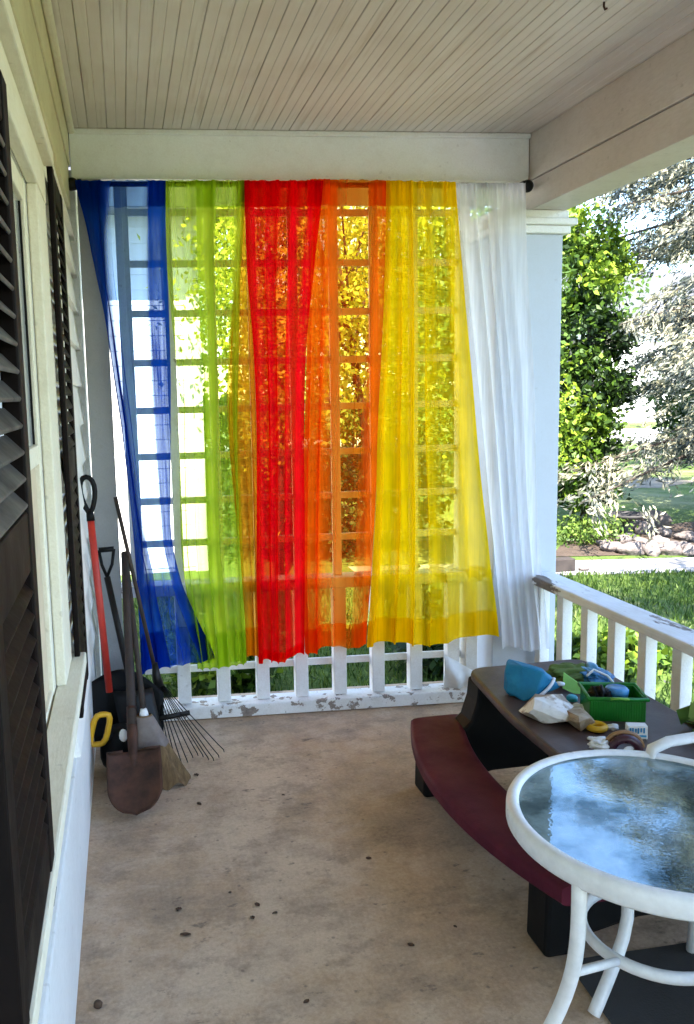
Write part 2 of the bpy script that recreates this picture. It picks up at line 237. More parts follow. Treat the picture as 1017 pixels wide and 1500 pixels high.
# ------------------------------------------------------------------ object helpers
ORG = {}
def tag(o, label=None, cat=None, group=None, kind=None):
    if label: o['label'] = label
    if cat: o['category'] = cat
    if group: o['group'] = group
    if kind: o['kind'] = kind
    return o
def thing(name, label, cat, loc=(0, 0, 0), group=None):
    o = bpy.data.objects.new(name, None); COL.objects.link(o); o.location = loc; o.empty_display_size = 0.1
    ORG[o.name] = Vector(loc); return tag(o, label, cat, group)
class MB:
    def __init__(s): s.v = []; s.f = []; s.sm = []
    def add(s, vs, fs, smooth=False):
        n = len(s.v); s.v += [Vector(a) for a in vs]; s.f += [[n + i for i in f] for f in fs]; s.sm += [smooth] * len(fs); return s
    def hexa(s, p):   # p: 4 bottom, 4 top, counter-clockwise
        return s.add(p, [(3, 2, 1, 0), (4, 5, 6, 7), (0, 1, 5, 4), (1, 2, 6, 5), (2, 3, 7, 6), (3, 0, 4, 7)])
    def box(s, a, b):
        (x0, y0, z0), (x1, y1, z1) = a, b
        return s.hexa([(x0, y0, z0), (x1, y0, z0), (x1, y1, z0), (x0, y1, z0), (x0, y0, z1), (x1, y0, z1), (x1, y1, z1), (x0, y1, z1)])
    def fbox(s, x0, x1, o0, o1, z0, z1):   # a box following the skewed far end
        return s.hexa([(x0, FY(x0, o0), z0), (x1, FY(x1, o0), z0), (x1, FY(x1, o1), z0), (x0, FY(x0, o1), z0), (x0, FY(x0, o0), z1), (x1, FY(x1, o0), z1), (x1, FY(x1, o1), z1), (x0, FY(x0, o1), z1)])
    def obox(s, c, ax, ay, az):
        c, ax, ay, az = map(Vector, (c, ax, ay, az))
        return s.hexa([c - ax - ay - az, c + ax - ay - az, c + ax + ay - az, c - ax + ay - az, c - ax - ay + az, c + ax - ay + az, c + ax + ay + az, c - ax + ay + az])
    def tube(s, pts, r, n=10, closed=False, flat=None):
        pts = [Vector(p) for p in pts]; k = len(pts); rs = r if isinstance(r, (list, tuple)) else [r] * k
        vs = []; up = None
        for i, p in enumerate(pts):
            if closed: d = pts[(i + 1) % k] - pts[i - 1]
            else: d = pts[min(i + 1, k - 1)] - pts[max(i - 1, 0)]
            d.normalize()
            if up is None:
                up = Vector((0, 0, 1)) if abs(d.z) < 0.9 else Vector((1, 0, 0))
            sd_ = d.cross(up).normalized(); up = sd_.cross(d).normalized()
            for j in range(n):
                a = 2 * PI * j / n
                vs.append(p + (sd_ * math.cos(a) + up * math.sin(a) * (flat or 1)) * rs[i])
        fs = []
        for i in range(k if closed else k - 1):
            for j in range(n):
                a, b = i * n + j, i * n + (j + 1) % n; i2 = (i + 1) % k
                fs.append((a, b, i2 * n + (j + 1) % n, i2 * n + j))
        if not closed: fs += [tuple(range(n))[::-1], tuple((k - 1) * n + j for j in range(n))]
        return s.add(vs, fs, True)
    def lathe(s, c, prof, n=32):
        c = Vector(c); vs = []; k = len(prof)
        for r, z in prof:
            for j in range(n): vs.append(c + Vector((r * math.cos(2 * PI * j / n), r * math.sin(2 * PI * j / n), z)))
        fs = [(i * n + j, i * n + (j + 1) % n, (i + 1) * n + (j + 1) % n, (i + 1) * n + j) for i in range(k - 1) for j in range(n)]
        return s.add(vs, fs, True)
    def flat(s): s.sm = [False] * len(s.sm); return s
    def prism(s, poly, d):   # poly: 3-D points, extruded by vector d
        poly = [Vector(p) for p in poly]; d = Vector(d); n = len(poly)
        return s.add(poly + [p + d for p in poly], [tuple(range(n))[::-1], tuple(range(n, 2 * n))] + [(i, (i + 1) % n, n + (i + 1) % n, n + i) for i in range(n)])
    def grid(s, fn, nu, nv, smooth=True):
        vs = [fn(i / nu, j / nv) for j in range(nv + 1) for i in range(nu + 1)]
        fs = [(j * (nu + 1) + i, j * (nu + 1) + i + 1, (j + 1) * (nu + 1) + i + 1, (j + 1) * (nu + 1) + i) for j in range(nv) for i in range(nu)]
        return s.add(vs, fs, smooth)
    def blob(s, c, r, amp=0.15, fr=3.0, seed=0, sub=3, flatten=None, ridge=False):
        bm = bmesh.new(); bmesh.ops.create_icosphere(bm, subdivisions=sub, radius=1); c = Vector(c); vs = []
        for v in bm.verts:
            n = mnoise.fractal(v.co * fr + Vector((seed * 7.1, seed * 3.3, seed)), 1.0, 2.0, 4)
            if ridge == 'fold': n = 1.5 * abs(mnoise.noise(v.co * fr + Vector((seed * 7.1, seed, 1)))) + 0.6 * abs(mnoise.noise(v.co * fr * 2.3 + Vector((seed, 2, seed)))) - 0.5
            elif ridge: n = 0.55 - 2.2 * abs(mnoise.noise(v.co * fr + Vector((seed * 7.1, seed, 1)))) - 0.9 * abs(mnoise.noise(v.co * fr * 2.1 + Vector((seed, 2, seed))))
            q = v.co * (1 + amp * n); q = Vector((q.x * r[0], q.y * r[1], q.z * r[2]))
            if flatten is not None and q.z < flatten * r[2]: q.z = flatten * r[2]
            vs.append(c + q)
        s.add(vs, [tuple(v.index for v in f.verts) for f in bm.faces], True); bm.free(); return s
    def hull(s, c, r, n, seed, zmin=-0.8):
        rr = random.Random(seed); bm = bmesh.new()
        for i in range(n):
            v = Vector((rr.gauss(0, 1), rr.gauss(0, 1), rr.gauss(0, 1))).normalized() * rr.uniform(0.8, 1.12); v.z = max(v.z, zmin)
            bm.verts.new((c[0] + v.x * r[0], c[1] + v.y * r[1], c[2] + v.z * r[2]))
        bmesh.ops.convex_hull(bm, input=bm.verts)
        for v in [q for q in bm.verts if not q.link_faces]: bm.verts.remove(v)
        bmesh.ops.subdivide_edges(bm, edges=bm.edges, cuts=2, use_grid_fill=True)
        bm.verts.ensure_lookup_table(); bm.verts.index_update()
        vs = [v.co + Vector((mnoise.noise(v.co * 22), mnoise.noise(v.co * 22 + Vector((9, 0, 0))), mnoise.noise(v.co * 22 + Vector((0, 7, 0))))) * 0.007 for v in bm.verts]
        s.add(vs, [tuple(v.index for v in f.verts) for f in bm.faces]); bm.free(); return s
    def build(s, name, mat, parent=None, bevel=0, seg=2, recalc=True):
        org = ORG[parent.name] if parent else Vector((0, 0, 0))
        me = bpy.data.meshes.new(name); me.from_pydata([v - org for v in s.v], [], s.f)
        me.polygons.foreach_set('use_smooth', s.sm)
        if recalc:
            bm = bmesh.new(); bm.from_mesh(me); bmesh.ops.recalc_face_normals(bm, faces=bm.faces); bm.to_mesh(me); bm.free()
        me.materials.append(M[mat] if isinstance(mat, str) else mat)
        o = bpy.data.objects.new(name, me); COL.objects.link(o); ORG[o.name] = org
        if parent: o.parent = parent
        if bevel:
            b = o.modifiers.new('bevel', 'BEVEL'); b.width = bevel; b.segments = seg; b.limit_method = 'ANGLE'; b.angle_limit = math.radians(40)
        return o
def top(o):    # a one-mesh thing: move its origin to the base centre
    co = [v.co.copy() for v in o.data.vertices]
    c = Vector((sum(p.x for p in co) / len(co), sum(p.y for p in co) / len(co), min(p.z for p in co)))
    o.data.transform(Matrix.Translation(-c)); o.location = c; ORG[o.name] = c; return o
def copy_tree(o, parent=None):
    c = o.copy(); COL.objects.link(c)
    if parent: c.parent = parent
    for ch in list(o.children): copy_tree(ch, c)
    return c
def leaves(name, pts, size, mat, parent=None, tone=None, aspect=0.55, droop=None, var=0.5):
    pts = np.asarray(pts, float); n = len(pts); org = np.array(ORG[parent.name]) if parent else np.zeros(3)
    d = rng.normal(size=(n, 3))
    if droop is not None: d = d * droop[1] + np.asarray(droop[0])
    d /= np.linalg.norm(d, axis=1)[:, None]
    s_ = np.cross(d, rng.normal(size=(n, 3))); s_ /= np.linalg.norm(s_, axis=1)[:, None]
    nn = np.cross(d, s_)
    sz = size * (1 - var / 2 + var * rng.random(n))[:, None]
    V = np.stack([pts - d * sz * 0.5, pts + s_ * sz * aspect * 0.5 + nn * sz * 0.08, pts + d * sz * 0.5, pts - s_ * sz * aspect * 0.5 + nn * sz * 0.08], 1).reshape(-1, 3) - org
    me = bpy.data.meshes.new(name); me.vertices.add(4 * n); me.vertices.foreach_set('co', V.ravel())
    me.loops.add(4 * n); me.loops.foreach_set('vertex_index', np.arange(4 * n)); me.polygons.add(n)
    me.polygons.foreach_set('loop_start', np.arange(0, 4 * n, 4)); me.update(calc_edges=True); me.validate()
    a = me.attributes.new('tone', 'FLOAT', 'FACE'); tv = rng.random(n) if tone is None else np.clip(tone + rng.normal(0, 0.18, n), 0, 1); a.data.foreach_set('value', tv)
    me.materials.append(M[mat]); o = bpy.data.objects.new(name, me); COL.objects.link(o)
    ORG[o.name] = Vector(org)
    if parent: o.parent = parent
    return o
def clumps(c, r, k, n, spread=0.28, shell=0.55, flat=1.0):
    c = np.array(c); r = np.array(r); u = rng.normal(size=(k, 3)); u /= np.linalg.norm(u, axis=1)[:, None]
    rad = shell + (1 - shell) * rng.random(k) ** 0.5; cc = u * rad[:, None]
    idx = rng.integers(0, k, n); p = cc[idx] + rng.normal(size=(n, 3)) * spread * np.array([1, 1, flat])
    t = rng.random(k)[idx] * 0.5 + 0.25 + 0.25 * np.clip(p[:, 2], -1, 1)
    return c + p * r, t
# ================================================================== SETTING
def sheet(name, pts, z, mat):
    return tag(MB().add([(x, y, z) for x, y in pts], [tuple(range(len(pts)))]).build(name, mat, recalc=False), kind='structure')
sheet('lawn', [(-200, -200), (200, -200), (200, 300), (-200, 300)], -0.5, 'lawn')
def strip(name, x0, x1, cy0, slope, wd, z, mat): return sheet(name, [(x0, cy0 + slope * x0 - wd / 2), (x1, cy0 + slope * x1 - wd / 2), (x1, cy0 + slope * x1 + wd / 2), (x0, cy0 + slope * x0 + wd / 2)], z, mat)
strip('path', 2.6, 20, 8.84, -0.17, 0.74, -0.494, 'path')
sheet('garden_bed', [(5.0, 8.6), (7.9, 8.0), (10.5, 8.2), (10.8, 9.6), (8.4, 10.3), (6.0, 9.9)], -0.492, 'mulch')
sheet('bounce_slab', [(2.6, -9), (5.0, -9), (5.0, 1.9), (2.6, 1.9)], -0.492, 'path')  # pale slab out of view, added to bounce sunlight onto the ceiling
sheet('gravel_patch', [(8.6, 14.6), (10.2, 13.9), (11.6, 14.6), (11.0, 16.0), (9.4, 15.8)], -0.493, 'gravel')
sheet('road', [(-60, 27), (120, 23), (120, 31), (-60, 36)], -0.49, 'road')
fb = MB().hexa([(-0.02, -7.6, -0.5), (2.3, -7.6, -0.5), (2.3, FY(2.3, 0.30), -0.5), (-0.02, FY(0, 0.30), -0.5), (-0.02, -7.6, 0), (2.3, -7.6, 0), (2.3, FY(2.3, 0.30), 0), (-0.02, FY(0, 0.30), 0)])
tag(fb.build('porch_floor', 'floor', bevel=0.012), kind='structure')
# ---------------------------------------------------------------- the house on the left
house = thing('house', 'white house wall with cream window trim and dark louvered shutters along the porch', 'house', (0, 1.5, 0))
mb = MB(); WIN = (1.02, 2.05, 0.70, 1.955)     # window opening y0 y1 z0 z1 in the wall
yE = FY(0, 0.24)
mb.box((-0.25, -7.6, -0.5), (0, WIN[0], 5.6)); mb.box((-0.25, WIN[1], -0.5), (0, yE, 5.6)); mb.box((-0.25, WIN[0], -0.5), (0, WIN[1], WIN[2])); mb.box((-0.25, WIN[0], WIN[3]), (0, WIN[1], 5.6))
mb.box((-6, -7.6, -0.5), (-5.8, yE, 5.6)); mb.box((-5.8, yE - 0.2, -0.5), (-0.25, yE - 0.001, 5.6)); mb.box((-5.8, -7.6, -0.5), (-0.25, -7.4, 5.6))
mb.build('wall', 'wall', house)
MB().prism([(0.45, -8.0, 5.55), (-3.0, -8.0, 7.3), (-6.4, -8.0, 5.55)], (0, 12.2, 0)).build('roof', 'roof', house)
# clapboards between the far shutter and the corner, and behind the near shutter
def claps(y0, y1, z0, z1, exp=0.155):
    m = MB(); z = z0
    while z < z1 - 0.02:
        zz = min(z + exp + 0.012, z1)
        m.hexa([(0.002, y0, z), (0.030, y0, z), (0.030, y1, z), (0.002, y1, z), (0.002, y0, zz), (0.009, y0, zz), (0.009, y1, zz), (0.002, y1, zz)]); z += exp
    return m
claps(2.345, yE - 0.10, 0.42, 2.23).build('siding', 'siding', house)
claps(-7.6, 0.855, 0.02, 2.23).build('siding', 'siding', house)
MB().box((0.001, 0.86, 0.0), (0.020, yE - 0.1, 0.42)).build('skirt_board', 'wall', house, 0.004)
MB().box((0.001, yE - 0.10, 0.0), (0.040, yE + 0.02, 2.36)).build('corner_board', 'white', house, 0.004)
MB().box((0.001, -7.6, 2.23), (0.024, FY(0) - 0.003, 2.40)).box((0.001, -7.6, 2.404), (0.030, FY(0) - 0.003, 2.55)).build('frieze_board', 'cream', house, 0.004)
# window
W0, W1, WZ0, WZ1 = WIN
win = MB().box((0.001, W1, 0.742), (0.026, 2.27, WZ1)).box((0.001, 0.86, 0.742), (0.026, W0, WZ1)).box((0.001, 0.86, WZ1), (0.028, 2.27, 2.05)).box((0.001, 0.84, 2.05), (0.052, 2.275, 2.085)).build('window', 'cream2', house, 0.004)
MB().box((-0.10, W0 + 0.002, WZ0), (-0.001, W0 + 0.045, WZ1)).box((-0.10, W1 - 0.045, WZ0), (-0.001, W1 - 0.002, WZ1)).box((-0.10, W0 + 0.045, WZ1 - 0.05), (-0.002, W1 - 0.045, WZ1 - 0.002)).box((-0.09, W0 + 0.045, 1.305), (-0.002, W1 - 0.045, 1.35)).box((-0.10, W0 + 0.045, WZ0), (-0.003, W1 - 0.045, WZ0 + 0.05)).build('sash', 'cream2', win, 0.003)
MB().box((-0.06, W0 + 0.045, 1.35), (-0.014, W1 - 0.045, WZ1 - 0.05)).build('pane', 'glass_pane', win)
MB().box((-0.056, W0 + 0.045, WZ0 + 0.05), (-0.012, W1 - 0.045, 1.305)).build('blind', 'blind', win)
MB().box((-0.0138, W1 - 0.0515, 1.352), (-0.009, W1 - 0.046, WZ1 - 0.052)).build('sash_gasket', 'black', win)
MB().box((0.001, 0.84, 0.705), (0.062, 2.33, 0.741)).box((0.001, 0.86, 0.60), (0.022, 2.30, 0.702)).build('sill', 'cream2', win, 0.005)
def shutter(y0, y1, z0, z1, x0, x1, label, lmat):
    m = MB(); st = 0.055; mid = z0 + (z1 - z0) * 0.47
    for a, b in ((y0, y0 + st), (y1 - st, y1)): m.box((x0, a, z0), (x1, b, z1))
    for a, b in ((z0, z0 + 0.13), (mid - 0.045, mid + 0.045), (z1 - 0.07, z1)): m.box((x0, y0 + st, a), (x1 - 0.002, y1 - st, b))
    o = m.build('shutter', 'shutter', house, 0.004); o['label'] = label
    for a, b, mt_ in ((z0 + 0.13, mid - 0.045, 'shutter'), (mid + 0.045, z1 - 0.07, lmat)):
        n = int((b - a) / 0.036); lv = MB()
        for i in range(n):
            z = a + (i + 0.5) * (b - a) / n; xc = (x0 + x1) / 2; hw = (x1 - x0) / 2 - 0.0012
            lv.obox((xc, (y0 + y1) / 2, z), (hw, 0, -0.013), (0, (y1 - y0) / 2 - st - 0.0005, 0), (0.0015, 0, 0.0028))
        lv.build('louvers', mt_, o, 0.002)
    MB().box((x0 + 0.004, y1 + 0.0005, z0), (x1 - 0.004, y1 + 0.004, z1)).build('worn_edge', 'shutter_edge', o)
    return o
shutter(0.86, 1.27, 0.68, 1.90, 0.030, 0.058, 'dark brown louvered shutter nearest the viewer', 'louver')
shutter(2.285, 2.66, 0.56, 2.06, 0.032, 0.047, 'narrow dark shutter hung before the porch corner', 'shutter')
# ---------------------------------------------------------------- porch roof: ceiling, beams
porch = thing('porch_roof', 'porch roof with beadboard ceiling and white painted beams', 'porch roof', (1.0, 1.5, 2.2))
def ceiling():
    vs = []; gv = []; x = 0.0; xs = []
    i = 0
    while x < 1.99:
        wdt = 0.0385 if i % 2 == 0 else 0.0365
        deep = 0.0045 if i % 2 == 0 else 0.0022
        xs += [(x, 0, 0), (x + wdt - 0.006, 0, 0), (x + wdt - 0.003, deep, 1 if i % 2 == 0 else 0.3), (x + wdt - 0.0002, 0, 0)]; x += wdt; i += 1
    m = MB(); k = len(xs); ys = [-7.6 + 0.2 * j for j in range(57)] + [FY(1) + 0.08]
    for y in ys:
        for (a, d, g) in xs: vs.append((a, y, 2.55 + d)); gv.append(g)
    m.add(vs, [(j * k + q, (j + 1) * k + q, (j + 1) * k + q + 1, j * k + q + 1) for j in range(len(ys) - 1) for q in range(k - 1)])
    o = m.build('ceiling', 'ceiling', porch, recalc=False)
    a = o.data.attributes.new('groove', 'FLOAT', 'POINT'); a.data.foreach_set('value', gv)
ceiling()
MB().box((-0.02, -8.0, 2.565), (2.75, 4.25, 2.70)).build('roof', 'roof', porch)
MB().fbox(0.032, 1.985, 0.0, 0.16, 2.354, 2.549).build('beam', 'beam', porch, 0.003)
MB().fbox(0.032, 1.985, -0.018, -0.0005, 2.527, 2.549).build('crown_molding', 'white', porch, 0.006)
MB().box((0.031, -7.6, 2.522), (0.056, FY(0.03, -0.02), 2.549)).build('crown_molding', 'cream2', porch, 0.008)
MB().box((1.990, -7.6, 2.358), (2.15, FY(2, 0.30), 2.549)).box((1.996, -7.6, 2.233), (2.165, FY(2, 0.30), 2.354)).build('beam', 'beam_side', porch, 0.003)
MB().fbox(-0.05, 2.2, 0.162, 0.70, 2.40, 2.43).build('soffit', 'white', porch)
hk = at(885, 3, 2, 2.548)
tag(top(MB().tube([hk, hk + Vector((0, 0, -0.012)), hk + Vector((0.004, 0, -0.020)), hk + Vector((0.010, 0, -0.016))], 0.0032, 8).build('ceiling_hook', 'rust')), 'small dark rusty hook screwed into the beadboard ceiling', 'hook')
# ---------------------------------------------------------------- columns
col = thing('porch_column', 'square white column with flaking paint carrying the corner of the beams', 'column', (1.99, 3.6, 0))
MB().box((1.835, FY(2) - 0.002, 0.0), (2.152, FY(2) + 0.31, 2.13)).build('shaft', 'column', col, 0.004)
MB().box((1.815, FY(2) - 0.022, 2.1305), (2.180, FY(2) + 0.33, 2.165)).box((1.800, FY(2) - 0.036, 2.1655), (2.205, FY(2) + 0.345, 2.195)).box((1.825, FY(2) - 0.012, 2.1955), (2.175, FY(2) + 0.32, 2.2325)).build('capital', 'peel_light', col, 0.006)
post = thing('porch_post', 'narrow gray half post beside the house wall behind the blue curtain', 'post', (0.11, 3.6, 0))
MB().fbox(0.052, 0.152, -0.004, 0.12, 0.0, 2.353).build('shaft', 'postgray', post, 0.004)
# ---------------------------------------------------------------- lattice screen at the far end
lat = thing('lattice_screen', 'peeling white lattice screen with low railing closing the porch end', 'lattice', (1.0, FY(1.0, 0.06), 0))
m = MB(); xs = [0.235 + 0.179 * i for i in range(9)]
for x in xs[:-1]: m.fbox(x - 0.020, x + 0.020, 0.05, 0.068, 0.6255, 2.34)
zs = [0.80, 0.992, 1.192, 1.395, 1.602, 1.812, 2.022, 2.235]
for z in zs: m.fbox(0.20, 1.72, 0.069, 0.083, z - 0.015, z + 0.015)
m.build('lattice', 'lattice', lat, 0.002)
m = MB()
m.fbox(0.20, 0.232, 0.03, 0.049, 0.6255, 2.345); m.build('frame', 'lattice', lat, 0.003)
MB().fbox(1.690, 1.735, 0.025, 0.09, 0.626, 2.345).build('frame', 'lattice', lat, 0.003)
MB().fbox(0.07, 1.83, 0.0, 0.11, 0.575, 0.625).build('handrail', 'rail', lat, 0.006)
for i, x in enumerate(xs):
    if i == 0: continue
    MB().fbox(x - 0.029, x + 0.029, 0.022, 0.075, 0.065, 0.5745).build('baluster', 'peel_light', lat, 0.003)
MB().fbox(1.72, 1.775, 0.010, 0.09, 0.055, 0.5745).build('baluster', 'peel_light', lat, 0.003)
MB().fbox(0.24, 1.72, 0.0755, 0.088, 0.195, 0.228).build('cross_bar', 'lattice', lat, 0.002)
MB().fbox(0.16, 1.83, -0.02, 0.10, 0.003, 0.062).build('bottom_rail', 'peel', lat, 0.006)
# crumpled white plastic behind the lattice
def crump(u, v):
    p = Vector((1.60 + 0.17 * u, FY(1.6, 0.005), 0.066)) + Vector((0, -0.012, 0.0)) + Vector((0, 0.0, 1)) * (0.17 * v * (1 - 0.75 * u) + 0.01)
    p.y += -0.03 * math.sin(3.1 * v) + 0.012 * math.sin(11 * u + 4 * v) - 0.012
    p.x += 0.03 * v * u; return p
tag(top(MB().grid(crump, 14, 10).build('plastic_scrap', 'whiteplastic', recalc=False)), 'crumpled white plastic scrap lying on the bottom rail at the lattice end', 'plastic scrap')
# ---------------------------------------------------------------- right-hand railing
rl = thing('porch_railing', 'low white railing with weathered peeling handrail along the open porch side', 'railing', (2.06, 1.0, 0))
MB().box((1.995, -7.6, 0.566), (2.125, FY(2.06) - 0.004, 0.606)).build('handrail', 'rail', rl, 0.006)
MB().box((2.02, -7.6, 0.07), (2.10, FY(2.06) - 0.004, 0.115)).build('bottom_rail', 'peel_light', rl, 0.004)
y = FY(2.06) - 0.045
bal = None
while y > 0.5:
    if bal is None:
        bal = MB().box((2.036, y - 0.024, 0.1155), (2.084, y + 0.024, 0.5655)).build('baluster', 'white', rl, 0.003); by = y
    else:
        c = bal.copy(); COL.objects.link(c); c.location.y = y - by; c.parent = rl
    y -= 0.194
# ---------------------------------------------------------------- curtain rod and curtains
rod = thing('curtain_rod', 'black curtain rod with round end caps under the far beam', 'curtain rod', (1.0, FY(1.0, -0.05), 2.325))
MB().tube([(0.055, FY(0.055, -0.032), 2.326), (1.955, FY(1.955, -0.032), 2.326)], 0.011, 12).build('rod', 'blackmetal', rod)
for x in (0.036, 1.962):
    MB().blob((x, FY(x, -0.034), 2.324), (0.027, 0.027, 0.027), 0.0).build('finial', 'blackmetal', rod)
    MB().obox((x + (0.03 if x < 1 else -0.02), FY(x, -0.027), 2.322), (0.008, 0, 0), (0, 0.026, 0), (0, 0, 0.02)).build('bracket', 'blackmetal', rod)
def interp(pts, t):
    n = len(pts); L = [0]
    for i in range(1, n): L.append(pts[i][1])
    y0, y1 = pts[0][1], pts[-1][1]; y = y0 + (y1 - y0) * t
    for i in range(n - 1):
        if pts[i][1] <= y <= pts[i + 1][1] or i == n - 2:
            k = (y - pts[i][1]) / (pts[i + 1][1] - pts[i][1]); k = max(0, min(1, k))
            # smooth (Catmull) in x
            p0 = pts[max(i - 1, 0)][0]; p1 = pts[i][0]; p2 = pts[i + 1][0]; p3 = pts[min(i + 2, n - 1)][0]
            x = 0.5 * ((2 * p1) + (-p0 + p2) * k + (2 * p0 - 5 * p1 + 4 * p2 - p3) * k * k + (-p0 + 3 * p1 - 3 * p2 + p3) * k ** 3)
            return x, y
def curtain(label, mat, left, right, folds, off, seed, kx=1.0, ay=0.022, wave=0.0, bias=None, hem=0.06, name='curtain', header=0.055, dl=((0, 1), (1, 1)), dv=None):
    r = random.Random(seed); nu = max(60, int(folds * 26)); nv = 70
    ph0 = r.random() * 6.28; a1, a2, a3 = r.random() * 6.28, r.random() * 6.28, r.random() * 6.28
    cols = [r.uniform(0.80, 1.22) for _ in range(int(folds * 2.6) + 4)]
    dens = []; m = MB()
    def P(u, v, eo=0.0):
        ub = u if bias is None else bias(u, v)
        lx, ly = interp(left, v); rx, ry = interp(right, v)
        px, py = lx + (rx - lx) * ub, ly + (ry - ly) * ub
        py += wave * math.sin(u * 9 + a1) * v ** 6
        p = farat(px, py, off)
        wl = abs(farat(rx, ry, off).x - farat(lx, ly, off).x) / folds
        amp = (0.35 + 0.65 * min(1, v * 2.2)) * (0.75 + 0.35 * math.sin(2.1 * v + 5 * u + a2))
        edge = min(1, u * folds * 1.6, (1 - u) * folds * 1.6)
        ph = 2 * PI * (folds * u + 0.22 * math.sin(7 * u + a1) + 0.10 * math.sin(3.5 * v + a3 + 4 * u)) + ph0
        gather = math.exp(-(v / 0.03) ** 2)
        p.x += wl / (2 * PI) * kx * amp * edge * math.sin(ph) + 0.0010 * edge * math.sin(2.7 * ph + 3 * v) + gather * 0.003 * math.sin(60 * u * folds / 5)
        p.y += LK * (p.x - p.x) + ay * amp * math.cos(ph) + 0.008 * math.sin(9 * v + 3 * u + a3) * v + eo + gather * 0.004 * math.sin(folds * 17 * u)
        return p
    def dn(u, v=0.5):
        t = u * (len(cols) - 2); i = int(t); f = t - i; f = f * f * (3 - 2 * f); k = cols[i] * (1 - f) + cols[i + 1] * f
        uw = min(1, max(0, u + 0.03 * math.sin(4 * v + a2) * math.sin(PI * u)))
        for (p0, d0), (p1, d1) in zip(dl, dl[1:]):
            if p0 <= uw <= p1: g = (uw - p0) / (p1 - p0); g = g * g * (3 - 2 * g); return (d0 + (d1 - d0) * g) * k * (dv(v) if dv else 1)
        return k
    m.grid(lambda u, v: P(u, v), nu, nv); dens += [dn(i / nu, j / nv) for j in range(nv + 1) for i in range(nu + 1)]
    for a, b, k in ((1 - hem, 0.9995, 5), (0.0, header, 5)):
        m.grid(lambda u, v: P(u, a + (b - a) * v, 0.004), nu, k); dens += [dn(i / nu) for j in range(k + 1) for i in range(nu + 1)]
    o = m.build(name, mat, recalc=False)
    at_ = o.data.attributes.new('dens', 'FLOAT', 'POINT'); at_.data.foreach_set('value', dens)
    return tag(top(o), label, 'curtain', 'sheer curtains hanging from the black rod')
CM = dict(
    blue=curtain_mat('blue_sheer', (0.001, 0.05, 0.42), (0.55, 0.74, 1.0), 0.58),
    green=curtain_mat('green_sheer', (0.46, 0.64, 0.03), (0.93, 1.0, 0.55), 0.66),
    amber=curtain_mat('amber_sheer', (0.70, 0.28, 0.01), (1.0, 0.70, 0.22), 0.72),
    red=curtain_mat('red_sheer', (0.95, 0.004, 0.012), (1.0, 0.34, 0.14), 0.72),
    orange=curtain_mat('orange_sheer', (1.0, 0.14, 0.003), (1.0, 0.74, 0.28), 0.66),
    yellow=curtain_mat('yellow_sheer', (1.0, 0.70, 0.002), (1.0, 0.98, 0.38), 0.66),
    white=curtain_mat('white_sheer', (0.93, 0.93, 0.98), (0.99, 0.99, 1.0), 0.52, 0.4),
)
curtain('dark blue sheer curtain gathered narrow at mid height, leftmost on the rod', CM['blue'],
        [(110, 264), (126, 330), (138, 388), (155, 470), (166, 540), (178, 620), (187, 700), (195, 780), (201, 855), (207, 985)],
        [(243, 264), (243, 336), (247, 440), (250, 540), (250, 620), (250, 700), (252, 790), (268, 858), (292, 913), (316, 967)], 5, -0.075, 11, 1.25, 0.024,
        bias=lambda u, v: u ** (1.0 + 0.9 * math.sin(PI * min(1, v * 1.25)) ** 1), hem=0.075, dl=((0, 1.75), (0.30, 1.65), (0.42, 0.45), (0.80, 0.42), (0.86, 1.5), (1, 1.75)), dv=lambda v: 1 + 0.6 * max(0, 1 - v / 0.1) + 1.5 * max(0, min(1, (v - 0.72) / 0.10)))
curtain('lime green sheer curtain between the blue and red curtains', CM['green'],
        [(241, 264), (243, 360), (252, 470), (262, 560), (264, 700), (266, 800), (274, 870), (290, 982)],
        [(359, 264), (357, 330), (352, 420), (350, 600), (354, 750), (362, 972)], 6, -0.064, 23, 1.15, 0.02, hem=0.07, dl=((0, 0.75), (0.25, 0.7), (0.38, 1.0), (0.45, 1.6), (0.58, 1.5), (0.66, 0.7), (0.84, 0.7), (0.92, 1.5), (1, 1.6)), dv=lambda v: 1 + 0.35 * max(0, min(1, (v - 0.55) / 0.3)))
curtain('narrow amber sheer curtain strip showing between green and red', CM['amber'],
        [(352, 266), (348, 380), (338, 480), (333, 600), (342, 720), (352, 820), (362, 962)],
        [(362, 266), (364, 380), (370, 480), (375, 600), (378, 720), (379, 820), (381, 962)], 3, -0.058, 31, 1.0, 0.010)
curtain('bright red sheer curtain in the middle of the rod', CM['red'],
        [(358, 264), (362, 400), (370, 500), (375, 620), (376, 760), (376, 850), (379, 973)],
        [(474, 264), (462, 380), (450, 500), (446, 620), (446, 750), (446, 960)], 5, -0.078, 44, 1.2, 0.022, wave=4, hem=0.02, dl=((0, 1.5), (0.42, 1.42), (0.48, 0.8), (0.56, 0.8), (0.64, 1.4), (0.76, 0.85), (0.82, 1.4), (1, 1.5)))
curtain('orange sheer curtain between the red and yellow curtains', CM['orange'],
        [(455, 262), (452, 420), (449, 560), (446, 700), (445, 850), (448, 956)],
        [(570, 264), (565, 400), (557, 560), (552, 700), (545, 850), (538, 944)], 5, -0.068, 52, 1.1, 0.02, bias=lambda u, v: u ** (1.35 - 0.1 * v), wave=4, hem=0.05, dl=((0, 1.7), (0.34, 1.65), (0.42, 1.1), (0.50, 0.6), (0.80, 0.5), (0.85, 1.3), (1, 1.5)))
